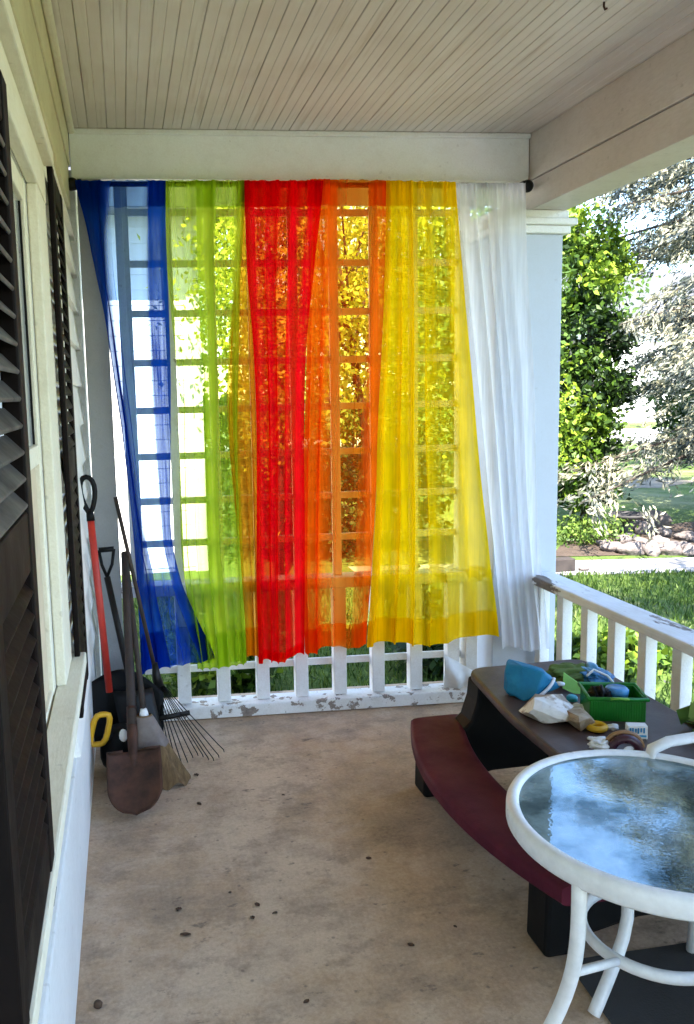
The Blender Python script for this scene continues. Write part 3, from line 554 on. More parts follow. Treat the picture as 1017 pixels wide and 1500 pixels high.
curtain('yellow sheer curtain with a wide hem flaring to the right', CM['yellow'],
        [(566, 264), (561, 450), (553, 620), (550, 750), (541, 880), (536, 948)],
        [(668, 266), (678, 400), (691, 550), (702, 690), (718, 830), (732, 934)], 6, -0.080, 61, 1.1, 0.024, wave=5, hem=0.055, dl=((0, 1.7), (0.34, 1.7), (0.40, 0.7), (0.50, 0.65), (0.58, 1.2), (0.64, 0.65), (0.74, 0.7), (0.80, 1.15), (1, 1.3)))
curtain('plain white sheer curtain beside the column, rightmost on the rod', CM['white'],
        [(668, 268), (688, 450), (703, 600), (716, 750), (727, 850), (737, 950)],
        [(770, 268), (773, 400), (782, 560), (786, 700), (791, 800), (804, 953)], 5, -0.070, 75, 0.8, 0.011, wave=3, hem=0.05, dl=((0, 1.3), (0.28, 1.25), (0.38, 0.75), (0.48, 0.8), (0.58, 1.4), (1, 1.45)))
# ================================================================== TOOLS IN THE CORNER
def lerp(a, b, t): return Vector(a).lerp(Vector(b), t)
# shovel
A = at(200, 1197, 2, 0.004); B = at(183, 810, 1, 3.44)
ax = (B - A).normalized(); side = Vector((1, 0.10, 0)).normalized(); nrm = side.cross(ax).normalized()
sh = thing('shovel', 'round pointed rusty shovel leaning in the corner with blade toward the viewer', 'shovel', A)
def blade(u, v):
    hw = 0.098 * (1.0 if v < 0.55 else math.sqrt(max(0.0, 1 - ((v - 0.55) / 0.45) ** 2)))
    s_ = (u - 0.5) * 2; p = A + ax * (0.235 * (1 - v)) + side * (s_ * hw)
    return p - nrm * (0.030 * (1 - s_ * s_) * (1 - 0.6 * v) - 0.012 - 0.02 * v * v)
mbk = MB().grid(blade, 18, 18)
o = mbk.build('blade', 'rust', sh, recalc=False); so_ = o.modifiers.new('thick', 'SOLIDIFY'); so_.thickness = 0.003
MB().tube([A + ax * 0.10 - nrm * 0.022, A + ax * 0.20 - nrm * 0.024, A + ax * 0.30 - nrm * 0.016, A + ax * 0.40], [0.008, 0.017, 0.020, 0.019], 12).build('socket', 'rust', sh)
MB().tube([lerp(A, B, t) for t in (0.31, 0.5, 0.75, 1.0)], [0.0175, 0.017, 0.0165, 0.016], 12).build('handle', 'oldwood', sh)
for s0, s1, k_ in ((-1, -0.4, 0.010), (0.4, 1, 0.010)):
    MB().tube([A + ax * 0.232 + side * q_ * 0.097 + nrm * k_ for q_ in (s0, s1)], 0.005, 6).build('foot_step', 'rust', sh)
# leaf rake
hub = at(229, 988, 1, 3.36); tp = at(169, 728, 1, 3.45)
rk = thing('leaf_rake', 'black wire leaf rake with fanned tines standing against the lattice', 'rake', (hub.x, hub.y, 0))
MB().tube([hub, lerp(hub, tp, 0.5), tp], 0.0085, 8).build('handle', 'oldwood', rk)
MB().tube([hub + Vector((-0.004, 0.004, 0.05)), hub, hub + Vector((0.01, -0.012, -0.05))], [0.012, 0.018, 0.022], 10).build('ferrule', 'blackmetal', rk)
tips = [at(228 + 100 * i / 13, 1118 - 14 * (i / 13) ** 2 - 6 * math.sin(i), 2, 0.012) for i in range(14)]
tm = MB()
for i, tpp in enumerate(tips):
    base = hub + Vector((-0.012 + 0.003 * i, -0.01, -0.045))
    mid_ = lerp(base, tpp, 0.9) + Vector((0, 0, 0.006))
    tm.tube([base, lerp(base, tpp, 0.45), mid_, tpp + Vector((0.0, 0.004, 0.008)), tpp + Vector((0.004, 0.022, -0.010))], 0.0022, 5)
tm.build('tines', 'blackmetal', rk)
c0 = lerp(hub, tips[0], 0.52); c1 = lerp(hub, tips[-1], 0.50)
MB().tube([c0, lerp(c0, c1, 0.5), c1], 0.008, 8, flat=1.4).build('spreader_bar', 'blackmetal', rk)
# corn broom
bt = at(211, 1046, 1, 2.98); bb = at(226, 1140, 2, 0.03)
br = thing('corn_broom', 'worn straw broom standing behind the rusty shovel blade', 'broom', (bb.x, bb.y, 0))
def bro(u, v):
    c = lerp(bt, bb + Vector((0.0, 0, -0.02)), v); a = 2 * PI * u
    rx = 0.026 + 0.075 * v ** 0.8 + 0.004 * math.sin(u * 60) * v; ry = 0.022 + 0.026 * v
    return c + Vector((rx * math.cos(a) + 0.035 * v * v, ry * math.sin(a), 0.012 * math.sin(u * 47) * v))
MB().grid(bro, 72, 12).build('bristles', 'straw', br, recalc=False)
def broc(u, v):
    p = bro(u, 0.02 + 0.42 * v); c = lerp(bt, bb, 0.02 + 0.42 * v); return c + (p - c) * 1.05
MB().grid(broc, 48, 6).build('shoulder', 'tie', br, recalc=False)
MB().tube([bt + Vector((0, 0, -0.01)), bt + Vector((0, 0.0, 0.02))], [0.02, 0.012], 10).build('cap', 'whiteplastic', br)
bh = at(186, 830, 1, 3.40)
MB().tube([bt, lerp(bt, bh, 0.5), bh], 0.011, 8).build('handle', 'oldwood', br)
# red-handled snow shovel
rt = at(132, 752, 1, 3.30); rb = at(158, 990, 1, 3.24)
ss = thing('snow_shovel', 'black snow shovel with red shaft and looped black grip', 'snow shovel', at(165, 1095, 2, 0.0))
MB().tube([rb + (rb - rt) * 0.10, lerp(rb, rt, 0.5), rt], 0.0145, 10).build('shaft', 'redpaint', ss)
ux = (rt - rb).normalized(); sx = Vector((1, 0, 0.0))
loop = [rt + ux * (-0.02)] + [rt + ux * (0.075 - 0.070 * math.cos(a)) + sx * (0.036 * math.sin(a) * (0.75 + 0.25 * math.cos(a + PI))) for a in [i * 2 * PI / 18 for i in range(1, 18)]]
MB().tube(loop, 0.0105, 8, closed=True).tube([rt - ux * 0.03, rt + ux * 0.012], [0.017, 0.014], 10).build('grip', 'black', ss)
def scoop(u, v):
    px = 128 + 112 * u; py0 = 1003 - 26 * math.sin(PI * min(1, u * 0.95)) + 16 * u; p = at(px, py0 + (1088 - py0) * v, 1, 3.30 - 0.05 * v)
    p.y += 0.05 * math.cos((u - 0.5) * PI) * 0.8; return p
o = MB().grid(scoop, 16, 10).build('blade', 'black', ss, recalc=False); so_ = o.modifiers.new('thick', 'SOLIDIFY'); so_.thickness = 0.004
# D-handled spade
st_ = at(157, 845, 1, 3.36); sb = at(188, 985, 1, 3.27); u2 = (st_ - sb).normalized()
sp = thing('garden_spade', 'dark garden spade with triangular D handle behind the red shaft', 'spade', at(196, 1100, 2, 0))
MB().tube([sb + (sb - st_) * 0.25, lerp(sb, st_, 0.5), st_], 0.0135, 10).build('shaft', 'blackmetal', sp)
g0 = at(145, 806, 1, 3.37); g1 = at(167, 804, 1, 3.37)
MB().tube([g0, lerp(g0, g1, 0.5), g1], 0.011, 8).tube([g0, lerp(g0, st_, 0.55) + Vector((-0.006, 0, 0)), st_], 0.0065, 8).tube([g1, lerp(g1, st_, 0.55) + Vector((0.008, 0, 0)), st_], 0.0065, 8).build('grip', 'black', sp)
e0 = sb + (sb - st_) * 0.2
def spd(u, v):
    return e0 - u2 * (0.26 * v) + Vector(((u - 0.5) * 0.16, 0.03 - 0.02 * math.cos((u - 0.5) * PI) - 0.03 * v, 0))
o = MB().grid(spd, 8, 8).build('blade', 'blackmetal', sp, recalc=False); so_ = o.modifiers.new('thick', 'SOLIDIFY'); so_.thickness = 0.003
# power tool with yellow handle
yc = at(147, 1067, 1, 3.06); bc = at(178, 1085, 1, 3.10)
pt = thing('power_tool', 'black power tool with yellow loop handle on the floor by the wall', 'tool', (bc.x, bc.y, 0))
MB().blob((bc.x, bc.y, 0.105), (0.085, 0.075, 0.10), 0.05, 2, 3, flatten=-0.98).build('body', 'black', pt)
lp = []
for i in range(20):
    a = 2 * PI * i / 20; rr_ = (abs(math.cos(a)) ** 4 + abs(math.sin(a)) ** 4) ** -0.25
    lp.append(yc + Vector((0.030 * rr_ * math.cos(a) + 0.014 * math.sin(a) * rr_, -0.01, 0.058 * rr_ * math.sin(a))))
MB().tube(lp, 0.0115, 8, closed=True).build('handle', 'yellowplastic', pt)
MB().tube([yc + Vector((0.03, 0, -0.03)), (bc.x - 0.04, bc.y, 0.12)], 0.016, 8).build('neck', 'black', pt)
MB().blob(at(181, 1077, 1, 3.005), (0.016, 0.006, 0.026), 0.1, 2, 4, 2).build('white_spot', 'whiteplastic', pt)  # small white blob set on the front of the body
gz = at(203, 1108, 1, 2.99)
gm = MB()
for i in range(5): gm.tube([gz + Vector((-0.03 + 0.014 * i, 0, -0.06)), gz + Vector((-0.02 + 0.016 * i, 0.0, 0.055))], 0.0028, 6)
gm.tube([gz + Vector((-0.035, 0, 0.05)), gz + Vector((0.05, 0, 0.06))], 0.0035, 6).build('guard', 'blackmetal', pt)
# ================================================================== CHILD'S PICNIC TABLE
PT = thing('picnic_table', 'small plastic picnic table with brown top and maroon bench', 'picnic table', (1.58, 2.28, 0))
TZ = 0.44
def rounded(pts, r=0.06, n=5):
    out = []; k = len(pts)
    for i in range(k):
        p0, p1, p2 = Vector(pts[i - 1]), Vector(pts[i]), Vector(pts[(i + 1) % k])
        a = p1 + (p0 - p1).normalized() * r; b = p1 + (p2 - p1).normalized() * r
        for j in range(n + 1):
            t = j / n; out.append(a * (1 - t) ** 2 + p1 * 2 * t * (1 - t) + b * t * t)
    return out
tp_ = rounded([(1.395, 2.735, TZ - 0.032), (1.862, 2.735, TZ - 0.032), (1.862, 1.85, TZ - 0.032), (1.345, 1.85, TZ - 0.032), (1.345, 2.3, TZ - 0.032)], 0.07)
MB().prism(tp_, (0, 0, 0.032)).build('tabletop', 'brown', PT, 0.010, 3)
def bench(sgn):
    m = MB(); n = 24; ring = []
    cx = lambda t: (1.295 if sgn < 0 else 1.865) + sgn * 0.105 * (1 - (2 * t - 1) ** 2)
    def fn(u, v):
        y = 2.775 - 1.075 * v; a = 2 * PI * u; q = (abs(math.cos(a)) ** 6 + abs(math.sin(a)) ** 6) ** (-1 / 6)
        x = cx(v) + 0.102 * q * math.cos(a); z = 0.222 + 0.028 * q * math.sin(a)
        return Vector((x, y, z))
    m.grid(fn, 40, 26)
    for v in (0, 1):
        vs = [fn(i / 40, v) for i in range(40)]; m.add(vs, [tuple(range(40))])
    return m.build('bench', 'maroon', PT, 0.006)
bench(-1); bench(1)
def trestle(y):
    # one moulded end panel: feet under each bench, arched up to the tabletop
    prof = [(1.195, 0.0), (1.30, 0.0), (1.33, 0.05), (1.46, 0.075), (1.70, 0.075), (1.83, 0.05), (1.86, 0.0), (1.99, 0.0), (1.985, 0.19), (1.90, 0.195)]
    prof += [(1.86, 0.215), (1.80, 0.27), (1.775, 0.34), (1.765, TZ - 0.034), (1.405, TZ - 0.034), (1.398, 0.34), (1.375, 0.27), (1.315, 0.215), (1.26, 0.195), (1.20, 0.19)]
    return MB().prism([(x, y, z) for x, z in prof], (0, 0.11, 0)).build('leg', 'black', PT, 0.012, 2)
trestle(2.64); trestle(1.775)
def onT(px, py, dz=0.0): return at(px, py, 2, TZ + dz)
# blue fabric bundle
b0 = onT(782, 1024); ob = thing('fabric_bag', 'teal blue fabric bag with curved white piping, leftmost on the picnic table', 'bag', b0)
MB().hull(b0 + Vector((0, 0.05, 0.055)), (0.112, 0.092, 0.072), 16, 4).build('body', 'bagblue', ob, 0.006, 2)
arc = [at(768 + 44 * math.sin(t * 1.5), 1037 - 50 * t + 6 * t * t, 1, b0.y - 0.062 + 0.05 * t) for t in [i / 10 for i in range(11)]]
MB().tube(arc, 0.0055, 8).build('piping', 'whiteplastic', ob)
# crumpled printed bag
b1 = onT(822, 1060); og = thing('snack_bag', 'crumpled white and brown plastic bag in front of the blue fabric bag', 'plastic bag', b1)
MB().hull(b1 + Vector((-0.02, 0.06, 0.030)), (0.085, 0.10, 0.046), 24, 8).build('wrapper', 'bagwhite', og)
MB().hull(b1 + Vector((0.035, -0.025, 0.028)), (0.042, 0.088, 0.038), 20, 12).build('open_end', 'bagbrown', og)
# olive cloth and lime card
b2 = onT(835, 1000)
tag(top(MB().blob(b2 + Vector((0.02, 0.02, 0.018)), (0.11, 0.06, 0.035), 0.5, 1.4, 15, 5, flatten=-0.5, ridge='fold').build('cloth', 'olive')), 'olive green cloth heaped at the back of the picnic table', 'cloth')
b3 = onT(845, 1012); p3 = [at(826, 986, 1, b3.y), at(872, 1018, 1, b3.y - 0.03), at(840, 1016, 1, b3.y - 0.03), at(824, 1008, 1, b3.y - 0.02)]
tag(top(MB().prism(p3, (0.002, 0.004, 0.002)).build('folded_card', 'lime')), 'light green folded card standing beside the green basket', 'card')
b4 = onT(884, 1008); ok = thing('water_pack', 'shiny blue plastic pack with white edge behind the green basket', 'pack', b4)
MB().blob(b4 + Vector((0.0, 0.06, 0.022)), (0.055, 0.085, 0.030), 0.45, 1.6, 18, 5, flatten=-0.7, ridge='fold').build('wrap', 'bluepack', ok)
MB().tube([at(860, 990, 1, b4.y + 0.0), at(870, 981, 1, b4.y + 0.02), at(890, 990, 1, b4.y - 0.01), at(902, 1004, 1, b4.y - 0.03)], 0.004, 6).build('seam', 'paper', ok)
# green basket
c00 = onT(864, 1056); c10 = onT(946, 1058); wv = c10 - c00; bd = Vector((-wv.y, wv.x, 0)).normalized() * 0.125
bk = thing('green_basket', 'bright green plastic basket standing on the picnic table', 'basket', (c00 + c10) / 2)
H_ = 0.072; m = MB(); th = wv.normalized() * 0.004; td = bd.normalized() * 0.004
def wall_(p, q, inn, h0=0.0, h1=H_): m.hexa([p, q, q + inn, p + inn, p + Vector((0, 0, h1)), q + Vector((0, 0, h1)), q + inn + Vector((0, 0, h1)), p + inn + Vector((0, 0, h1))])
wall_(c00, c10, td); wall_(c00 + bd - td, c10 + bd - td, td); wall_(c00 + td, c00 + bd - td, th); wall_(c10 + td - th, c10 + bd - td - th, th)
m.hexa([c00 + td + th, c10 + td - th, c10 + bd - td - th, c00 + bd - td + th] + [q + Vector((0, 0, 0.004)) for q in (c00 + td + th, c10 + td - th, c10 + bd - td - th, c00 + bd - td + th)])
for i in range(22):
    q = c00 + wv * ((i + 0.5) / 22); m.obox(q - td * 0.45 + Vector((0, 0, 0.034)), wv.normalized() * 0.0022, td.normalized() * 0.0018, Vector((0, 0, 0.029)))
m.build('tub', 'green', bk, 0.0015)
rim = [c00 - td - th, c10 - td + th, c10 + bd + td + th, c00 + bd + td - th]
MB().tube([q + Vector((0, 0, H_)) for q in rim], 0.0065, 8, closed=True).build('rim', 'green', bk)
MB().tube([lerp(c00, c10, 0.35) - td * 1.6 + Vector((0, 0, H_ + 0.002)), lerp(c00, c10, 0.5) - td * 1.8 + Vector((0, 0, H_ + 0.004)), lerp(c00, c10, 0.68) - td * 1.6 + Vector((0, 0, H_ + 0.002))], 0.006, 8, flat=0.6).build('handle', 'lime', bk)
mid4 = (c00 + c10) / 2 + bd * 0.5
tag(top(MB().lathe(mid4 + Vector((0.022, 0.012, 0.0745)), [(0, -0.02), (0.034, -0.02), (0.036, 0.0), (0.030, 0.006), (0, 0.004)], 28).build('round_lid', 'bluepack')), 'gray blue round lid lying in the top of the green basket', 'lid')
tag(top(MB().blob(mid4 + Vector((-0.040, 0.005, 0.044)), (0.038, 0.042, 0.045), 0.4, 1.8, 33, 4, ridge=True).build('dark_lump', 'black')), 'dark crumpled lump filling the left of the green basket', 'cloth')  # black lump filling the left half of the basket
# small things in front
q = onT(874, 1070); yl = thing('tape_ring', 'yellow ring lying in front of the green basket', 'ring', q)
ring_ = [q + Vector((0.023 * math.cos(a), 0.023 * math.sin(a), 0.012)) for a in [i * 2 * PI / 24 for i in range(24)]]
MB().tube(ring_, 0.0095, 10, closed=True).build('band', 'yellowplastic', yl)
MB().lathe(q, [(0.0, 0.002), (0.018, 0.002), (0.018, 0.008), (0.0, 0.008)], 20).build('core', 'tan', yl)
q = onT(898, 1068); tag(top(MB().blob(q + Vector((0, 0, 0.006)), (0.018, 0.012, 0.010), 0.5, 2, 21, 3, -0.7).build('crumpled_paper', 'paper')), 'tiny white crumpled paper between the yellow ring and labelled box', 'paper')
q = onT(866, 1084); tag(top(MB().blob(q + Vector((0, 0, 0.004)), (0.010, 0.010, 0.006), 0.2, 2, 25, 3, -0.7).build('bottle_cap', 'paper')), 'small white cap in front of the yellow ring', 'cap')
q = onT(880, 1096); tag(top(MB().blob(q + Vector((0.0, 0.0, 0.012)), (0.034, 0.026, 0.018), 0.4, 1.6, 28, 4, -0.7, True).build('crumpled_paper', 'paper')), 'larger white crumpled paper lump beside the plum toy arch', 'paper')
q = onT(932, 1080); lb = thing('small_carton', 'small white carton with blue print in front of the green basket', 'carton', q)
wv2 = wv.normalized(); bd2 = bd.normalized()
MB().obox(q + Vector((0, 0, 0.020)), wv2 * 0.028, bd2 * 0.014, Vector((0, 0, 0.020))).build('box', 'paper', lb, 0.002)
pm = MB()
for i, (hx, hz, ln) in enumerate([(-0.021, 0.028, 0.003), (-0.014, 0.026, 0.003), (-0.006, 0.027, 0.003), (0.001, 0.026, 0.003), (0.009, 0.028, 0.0025), (0.017, 0.027, 0.003)]):
    pm.obox(q + wv2 * hx - bd2 * 0.0152 + Vector((0, 0, hz)), wv2 * 0.0022, bd2 * 0.0006, Vector((0, 0, 0.006 + 0.002 * (i % 2))))
pm.obox(q - bd2 * 0.0152 + Vector((0, 0, 0.010)), wv2 * 0.024, bd2 * 0.0006, Vector((0, 0, 0.003))).build('print', 'labelblue', lb)
q = onT(916, 1100); ta = thing('toy_arch', 'plum and tan arched toy with white label near the glass table', 'toy', q)
arch = [q + wv2 * (0.038 * math.cos(a)) + Vector((0, 0, 0.036 * math.sin(a))) for a in [PI * i / 14 for i in range(15)]]
MB().tube(arch, 0.013, 10).build('arch', 'purple', ta)
MB().tube([p + bd2 * 0.012 + Vector((0, 0, 0.006)) for p in [q + wv2 * (0.050 * math.cos(a)) + Vector((0, 0, 0.044 * math.sin(a))) for a in [PI * i / 14 for i in range(15)]]], 0.0065, 8).build('rim', 'tan', ta)
MB().blob(q - bd2 * 0.01 + wv2 * 0.006 + Vector((0, 0, 0.010)), (0.016, 0.004, 0.009), 0.05, 2, 2, 2).build('label', 'paper', ta)
q = onT(838, 1026); tag(top(MB().lathe(q, [(0, 0.0), (0.017, 0.0), (0.018, 0.012), (0.013, 0.017), (0, 0.018)], 24).build('jar_lid', 'cyan')), 'small cyan lid on the table left of the green basket', 'lid')
q = onT(853, 1042); tag(top(MB().grid(lambda u, v: q + Vector((-0.045 + 0.08 * u, -0.035 + 0.07 * v, 0.006 + 0.010 * math.sin(5 * u + 2 * v) ** 2)), 10, 10).build('paper_sheet', 'paper', recalc=False)), 'white paper sheet lying left of the green basket', 'paper')
q = onT(821, 1003, 0.035); tag(top(MB().lathe(q, [(0, 0.0), (0.014, 0.0), (0.015, 0.006), (0, 0.009)], 20).build('white_cap', 'whiteplastic')), 'round white cap resting on the olive cloth', 'cap')
# ================================================================== ROUND GLASS TABLE
TC = Vector((1.278, 1.463, 0)); Zt = 0.55
gt = thing('glass_table', 'round white metal patio table with pebbled glass top', 'table', TC)
MB().lathe(TC, [(0.0, Zt - 0.006), (0.292, Zt - 0.006), (0.292, Zt - 0.001), (0.0, Zt - 0.001)], 72).flat().build('glass_top', 'tableglass', gt)
MB().lathe(TC, [(0.288, Zt + 0.001), (0.291, Zt + 0.006), (0.300, Zt + 0.009), (0.311, Zt + 0.006), (0.316, Zt - 0.004), (0.316, Zt - 0.030), (0.312, Zt - 0.036), (0.294, Zt - 0.036), (0.290, Zt - 0.010), (0.288, Zt + 0.001)], 96).build('rim', 'powder', gt)
l1 = [(-0.268, -0.138, Zt - 0.03), (-0.268, -0.140, 0.42), (-0.270, -0.130, 0.33), (-0.285, -0.112, 0.24), (-0.318, -0.092, 0.14), (-0.362, -0.075, 0.05), (-0.392, -0.065, 0.006)]
lB = [(0.05, 0.255, Zt - 0.03)] + [tuple(at(a, b, 1, yv) - TC) for a, b, yv in ((930, 1325, 1.66), (905, 1400, 1.61), (884, 1452, 1.585))] + [(-0.07, 0.112, 0.006)]
for pts, flip in ((l1, 1), (lB, 1), (l1, -1), ([(0.0, 0.27, 0.52), (0.005, 0.275, 0.40), (0.0, 0.28, 0.28), (-0.01, 0.31, 0.14), (-0.02, 0.36, 0.006)], -1)):
    pp = []
    for i in range(len(pts) - 1):
        for t in (0, 0.33, 0.66): pp.append(Vector((flip * (pts[i][0] * (1 - t) + pts[i + 1][0] * t), flip * (pts[i][1] * (1 - t) + pts[i + 1][1] * t), pts[i][2] * (1 - t) + pts[i + 1][2] * t)) + TC)
    pp.append(Vector((flip * pts[-1][0], flip * pts[-1][1], pts[-1][2])) + TC)
    for _ in range(3): pp = [pp[0]] + [(pp[i - 1] + pp[i] * 2 + pp[i + 1]) / 4 for i in range(1, len(pp) - 1)] + [pp[-1]]
    MB().tube(pp, 0.0145, 12).build('leg', 'powder', gt)
rg_ = [TC + Vector((0.150 * math.cos(a), 0.150 * math.sin(a), 0.285)) for a in [i * 2 * PI / 48 for i in range(48)]]
MB().tube(rg_, 0.011, 10, closed=True, flat=1.25).build('brace_ring', 'powder', gt)
for p, q in (((-0.268, -0.128, 0.325), (-0.13, -0.07, 0.285)), ((0.268, 0.128, 0.325), (0.13, 0.07, 0.285)), ((0.0, -0.28, 0.30), (0.0, -0.15, 0.285))):
    MB().tube([TC + Vector(p), TC + Vector(q)], 0.009, 8).build('brace', 'powder', gt)
# patio chair to the right
ch = thing('patio_chair', 'white tubular patio chair pushed in behind the glass table', 'chair', (1.72, 1.48, 0))
def arm(y):
    p = [at(944, 1112, 1, 1.72), at(953, 1096, 1, 1.72), at(974, 1084, 1, 1.72), at(1017, 1081, 1, 1.72)]
    p = [Vector((a.x, y, a.z)) for a in p] + [Vector((1.75, y, 0.590)), Vector((1.92, y, 0.60))]
    pre = [Vector((1.585, y, 0.30)), Vector((1.54, y, 0.41)), Vector((1.45, y, 0.50))]
    pp = pre + p
    for _ in range(1): pp = [pp[0]] + [(pp[i - 1] + pp[i] * 2 + pp[i + 1]) / 4 for i in range(1, len(pp) - 1)] + [pp[-1]]
    MB().tube(pp, 0.0165, 12, flat=0.75).build('armrest', 'powder', ch)
    MB().tube([(1.585, y, 0.31), (1.585, y, 0.15), (1.575, y, 0.003)], 0.0135, 10).build('leg', 'powder', ch)
    MB().tube([(1.95, y, 0.95), (1.90, y, 0.60), (1.86, y, 0.36), (1.90, y, 0.15), (1.94, y, 0.003)], 0.0135, 10).build('leg', 'powder', ch)
arm(1.72); arm(1.25)
MB().grid(lambda u, v: Vector((1.56 + 0.30 * u, 1.265 + 0.44 * v, 0.345 - 0.03 * math.sin(PI * u))), 8, 4).build('seat', 'powder', ch, recalc=False)
MB().grid(lambda u, v: Vector((1.86 + 0.09 * u, 1.265 + 0.44 * v, 0.36 + 0.58 * u)), 8, 4).build('backrest', 'powder', ch, recalc=False)
# mat with the shadow put into its dark colour, and floor leaves
tag(top(MB().grid(lambda u, v: Vector((1.235 + 0.72 * u + 0.004 * math.sin(20 * v), 0.35 + 1.40 * v, 0.007 + 0.002 * math.sin(9 * u + 7 * v))), 16, 20).build('floor_mat', 'mat', recalc=False)), 'dark charcoal mat and shadow in one sheet under the glass table', 'mat')
GL = 'dry leaves scattered on the porch floor'
lm = MB().grid(lambda u, v: Vector(((u - 0.5) * 0.034 * math.sin(PI * (0.08 + 0.84 * v)), (v - 0.5) * 0.05, 0.006 + 0.007 * math.cos(5 * u) + 0.006 * v * v)), 6, 8)
leaf0 = tag(lm.build('dry_leaf', 'leafdry', recalc=False), 'small curled dry leaf lying on the bare concrete floor', 'leaf', GL)
spots = [(403, 1338), (377, 1326), (370, 1345), (337, 1308), (262, 1333), (272, 1370), (292, 1178), (288, 1136), (415, 1165), (449, 1468), (602, 1385), (667, 1358), (540, 1258)]
for i, (a, b) in enumerate(spots):
    o = leaf0 if i == 0 else leaf0.copy()
    if i: COL.objects.link(o)
    p = at(a, b, 2, 0.0); o.location = (p.x, p.y, 0.001); o.rotation_euler = (0, 0, random.uniform(0, 6.28)); s_ = random.uniform(0.28, 0.6); o.scale = (s_, s_ * random.uniform(0.6, 1.3), s_ * 0.45)
p = at(144, 1476, 2, 0.0)
tag(top(MB().blob(p + Vector((0, 0, 0.009)), (0.011, 0.010, 0.010), 0.12, 2, 3, 3, -0.9).build('acorn', 'leafdry')), 'round dark nut alone on the floor near the wall', 'nut')
# ================================================================== GARDEN
def tree(name, label, cat, base, crown, mat, trunk_r=0.12, n=9000, k=70, size=0.12, spread=0.22, shell=0.45, group=None, lean=(0, 0)):
    b = Vector(base); t = thing(name, label, cat, b, group)
    c = Vector(crown[0]); r = crown[1]
    m = MB(); tops = c + Vector((0, 0, r[2] * 0.5))
    m.tube([b, b.lerp(tops, 0.4) + Vector((0.05, 0, 0)), b.lerp(tops, 0.7), tops], [trunk_r, trunk_r * 0.75, trunk_r * 0.5, trunk_r * 0.15], 9)
    for i in range(9):
        a = random.uniform(0, 6.28); s0 = b.lerp(tops, random.uniform(0.35, 0.85)); e = c + Vector((math.cos(a) * r[0] * 0.75, math.sin(a) * r[1] * 0.75, random.uniform(-0.4, 0.7) * r[2]))
        m.tube([s0, s0.lerp(e, 0.5) + Vector((0, 0, 0.06 * r[2])), e], [trunk_r * 0.35, trunk_r * 0.22, trunk_r * 0.06], 6)
    m.build('trunk', 'bark', t)
    p, tn = clumps(c, r, k, n, spread, shell); leaves('crown', p, size, mat, t, tn)
    return t
# tall leafy bush right of the column
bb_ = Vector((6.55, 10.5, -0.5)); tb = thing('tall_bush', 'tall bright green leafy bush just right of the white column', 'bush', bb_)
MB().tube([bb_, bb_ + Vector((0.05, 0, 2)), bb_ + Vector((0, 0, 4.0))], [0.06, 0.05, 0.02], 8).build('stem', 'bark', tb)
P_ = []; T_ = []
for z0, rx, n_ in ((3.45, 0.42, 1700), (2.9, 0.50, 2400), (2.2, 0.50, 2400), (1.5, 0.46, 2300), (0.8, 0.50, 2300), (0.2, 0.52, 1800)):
    p, tn = clumps((6.50 - 0.1 * (z0 < 1), 10.4, z0), (rx, rx, 0.5), 18, n_, 0.22, 0.5); P_.append(p); T_.append(tn + (0.22 if z0 > 2.5 else -0.28 if z0 > 1.0 else -0.08))  # leaf tone paints the sunlit top and the self-shaded lower part
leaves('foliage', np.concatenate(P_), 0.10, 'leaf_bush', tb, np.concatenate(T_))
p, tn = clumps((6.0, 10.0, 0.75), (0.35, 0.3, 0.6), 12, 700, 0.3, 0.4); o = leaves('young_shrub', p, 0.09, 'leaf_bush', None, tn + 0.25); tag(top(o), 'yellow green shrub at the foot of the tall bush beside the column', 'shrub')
# trees seen through the curtains, plus one unseen shade caster
tree('yellow_green_tree', 'yellow green leafy tree behind the orange and yellow curtains', 'tree', (3.0, 8.9, -0.5), ((2.45, 8.8, 2.75), (1.55, 1.2, 1.75)), 'leaf_yellow', 0.06, 10000, 70, 0.075, spread=0.14)
tree('small_tree', 'slim tree with yellow leaves behind the green curtain', 'tree', (1.75, 8.4, -0.5), ((1.75, 8.4, 2.6), (0.45, 0.5, 1.5)), 'leaf_yellow', 0.05, 8000, 44, 0.07)
tree('small_tree', 'slim dark tree behind the white curtain beside the column', 'tree', (3.75, 7.6, -0.5), ((3.7, 7.6, 2.2), (0.6, 0.55, 1.5)), 'leaf_mid', 0.06, 8000, 44, 0.07)
tree('added_shade_tree', 'unseen leafy tree added right of the porch railing to dapple the lawn', 'tree', (5.0, 2.5, -0.5), ((4.1, 3.1, 5.4), (1.5, 1.2, 1.0)), 'leaf_mid', 0.10, 4500, 40, 0.10, spread=0.16)  # out-of-view tree, added to cast dappled shade on the lawn
p, tn = clumps((2.7, 9.8, 0.0), (1.5, 0.6, 0.7), 60, 6000, 0.2, 0.4); o = leaves('dark_hedge', p, 0.11, 'leaf_dark', None, tn); tag(top(o), 'dark leafy hedge below the yellow green tree', 'hedge')
p, tn = clumps((3.2, 15.0, 0.5), (5.0, 0.6, 0.95), 120, 9000, 0.10, 0.3); o = leaves('garden_hedge', p, 0.16, 'leaf_mid', None, tn + 0.1); tag(top(o), 'long green hedge across the far lawn behind the curtains', 'hedge')
p, tn = clumps((0.75, 5.3, -0.28), (0.32, 0.25, 0.24), 14, 1000, 0.3, 0.3); o = leaves('low_shrub', p, 0.10, 'leaf_bush', None, tn + 0.3); tag(top(o), 'low bright lime shrub behind the lattice near the rake', 'shrub')
p, tn = clumps((2.35, 5.2, -0.2), (0.35, 0.3, 0.42), 16, 1300, 0.3, 0.3); o = leaves('low_shrub', p, 0.09, 'leaf_dark', None, tn); tag(top(o), 'dark low shrub in the gap between lattice and column', 'shrub')
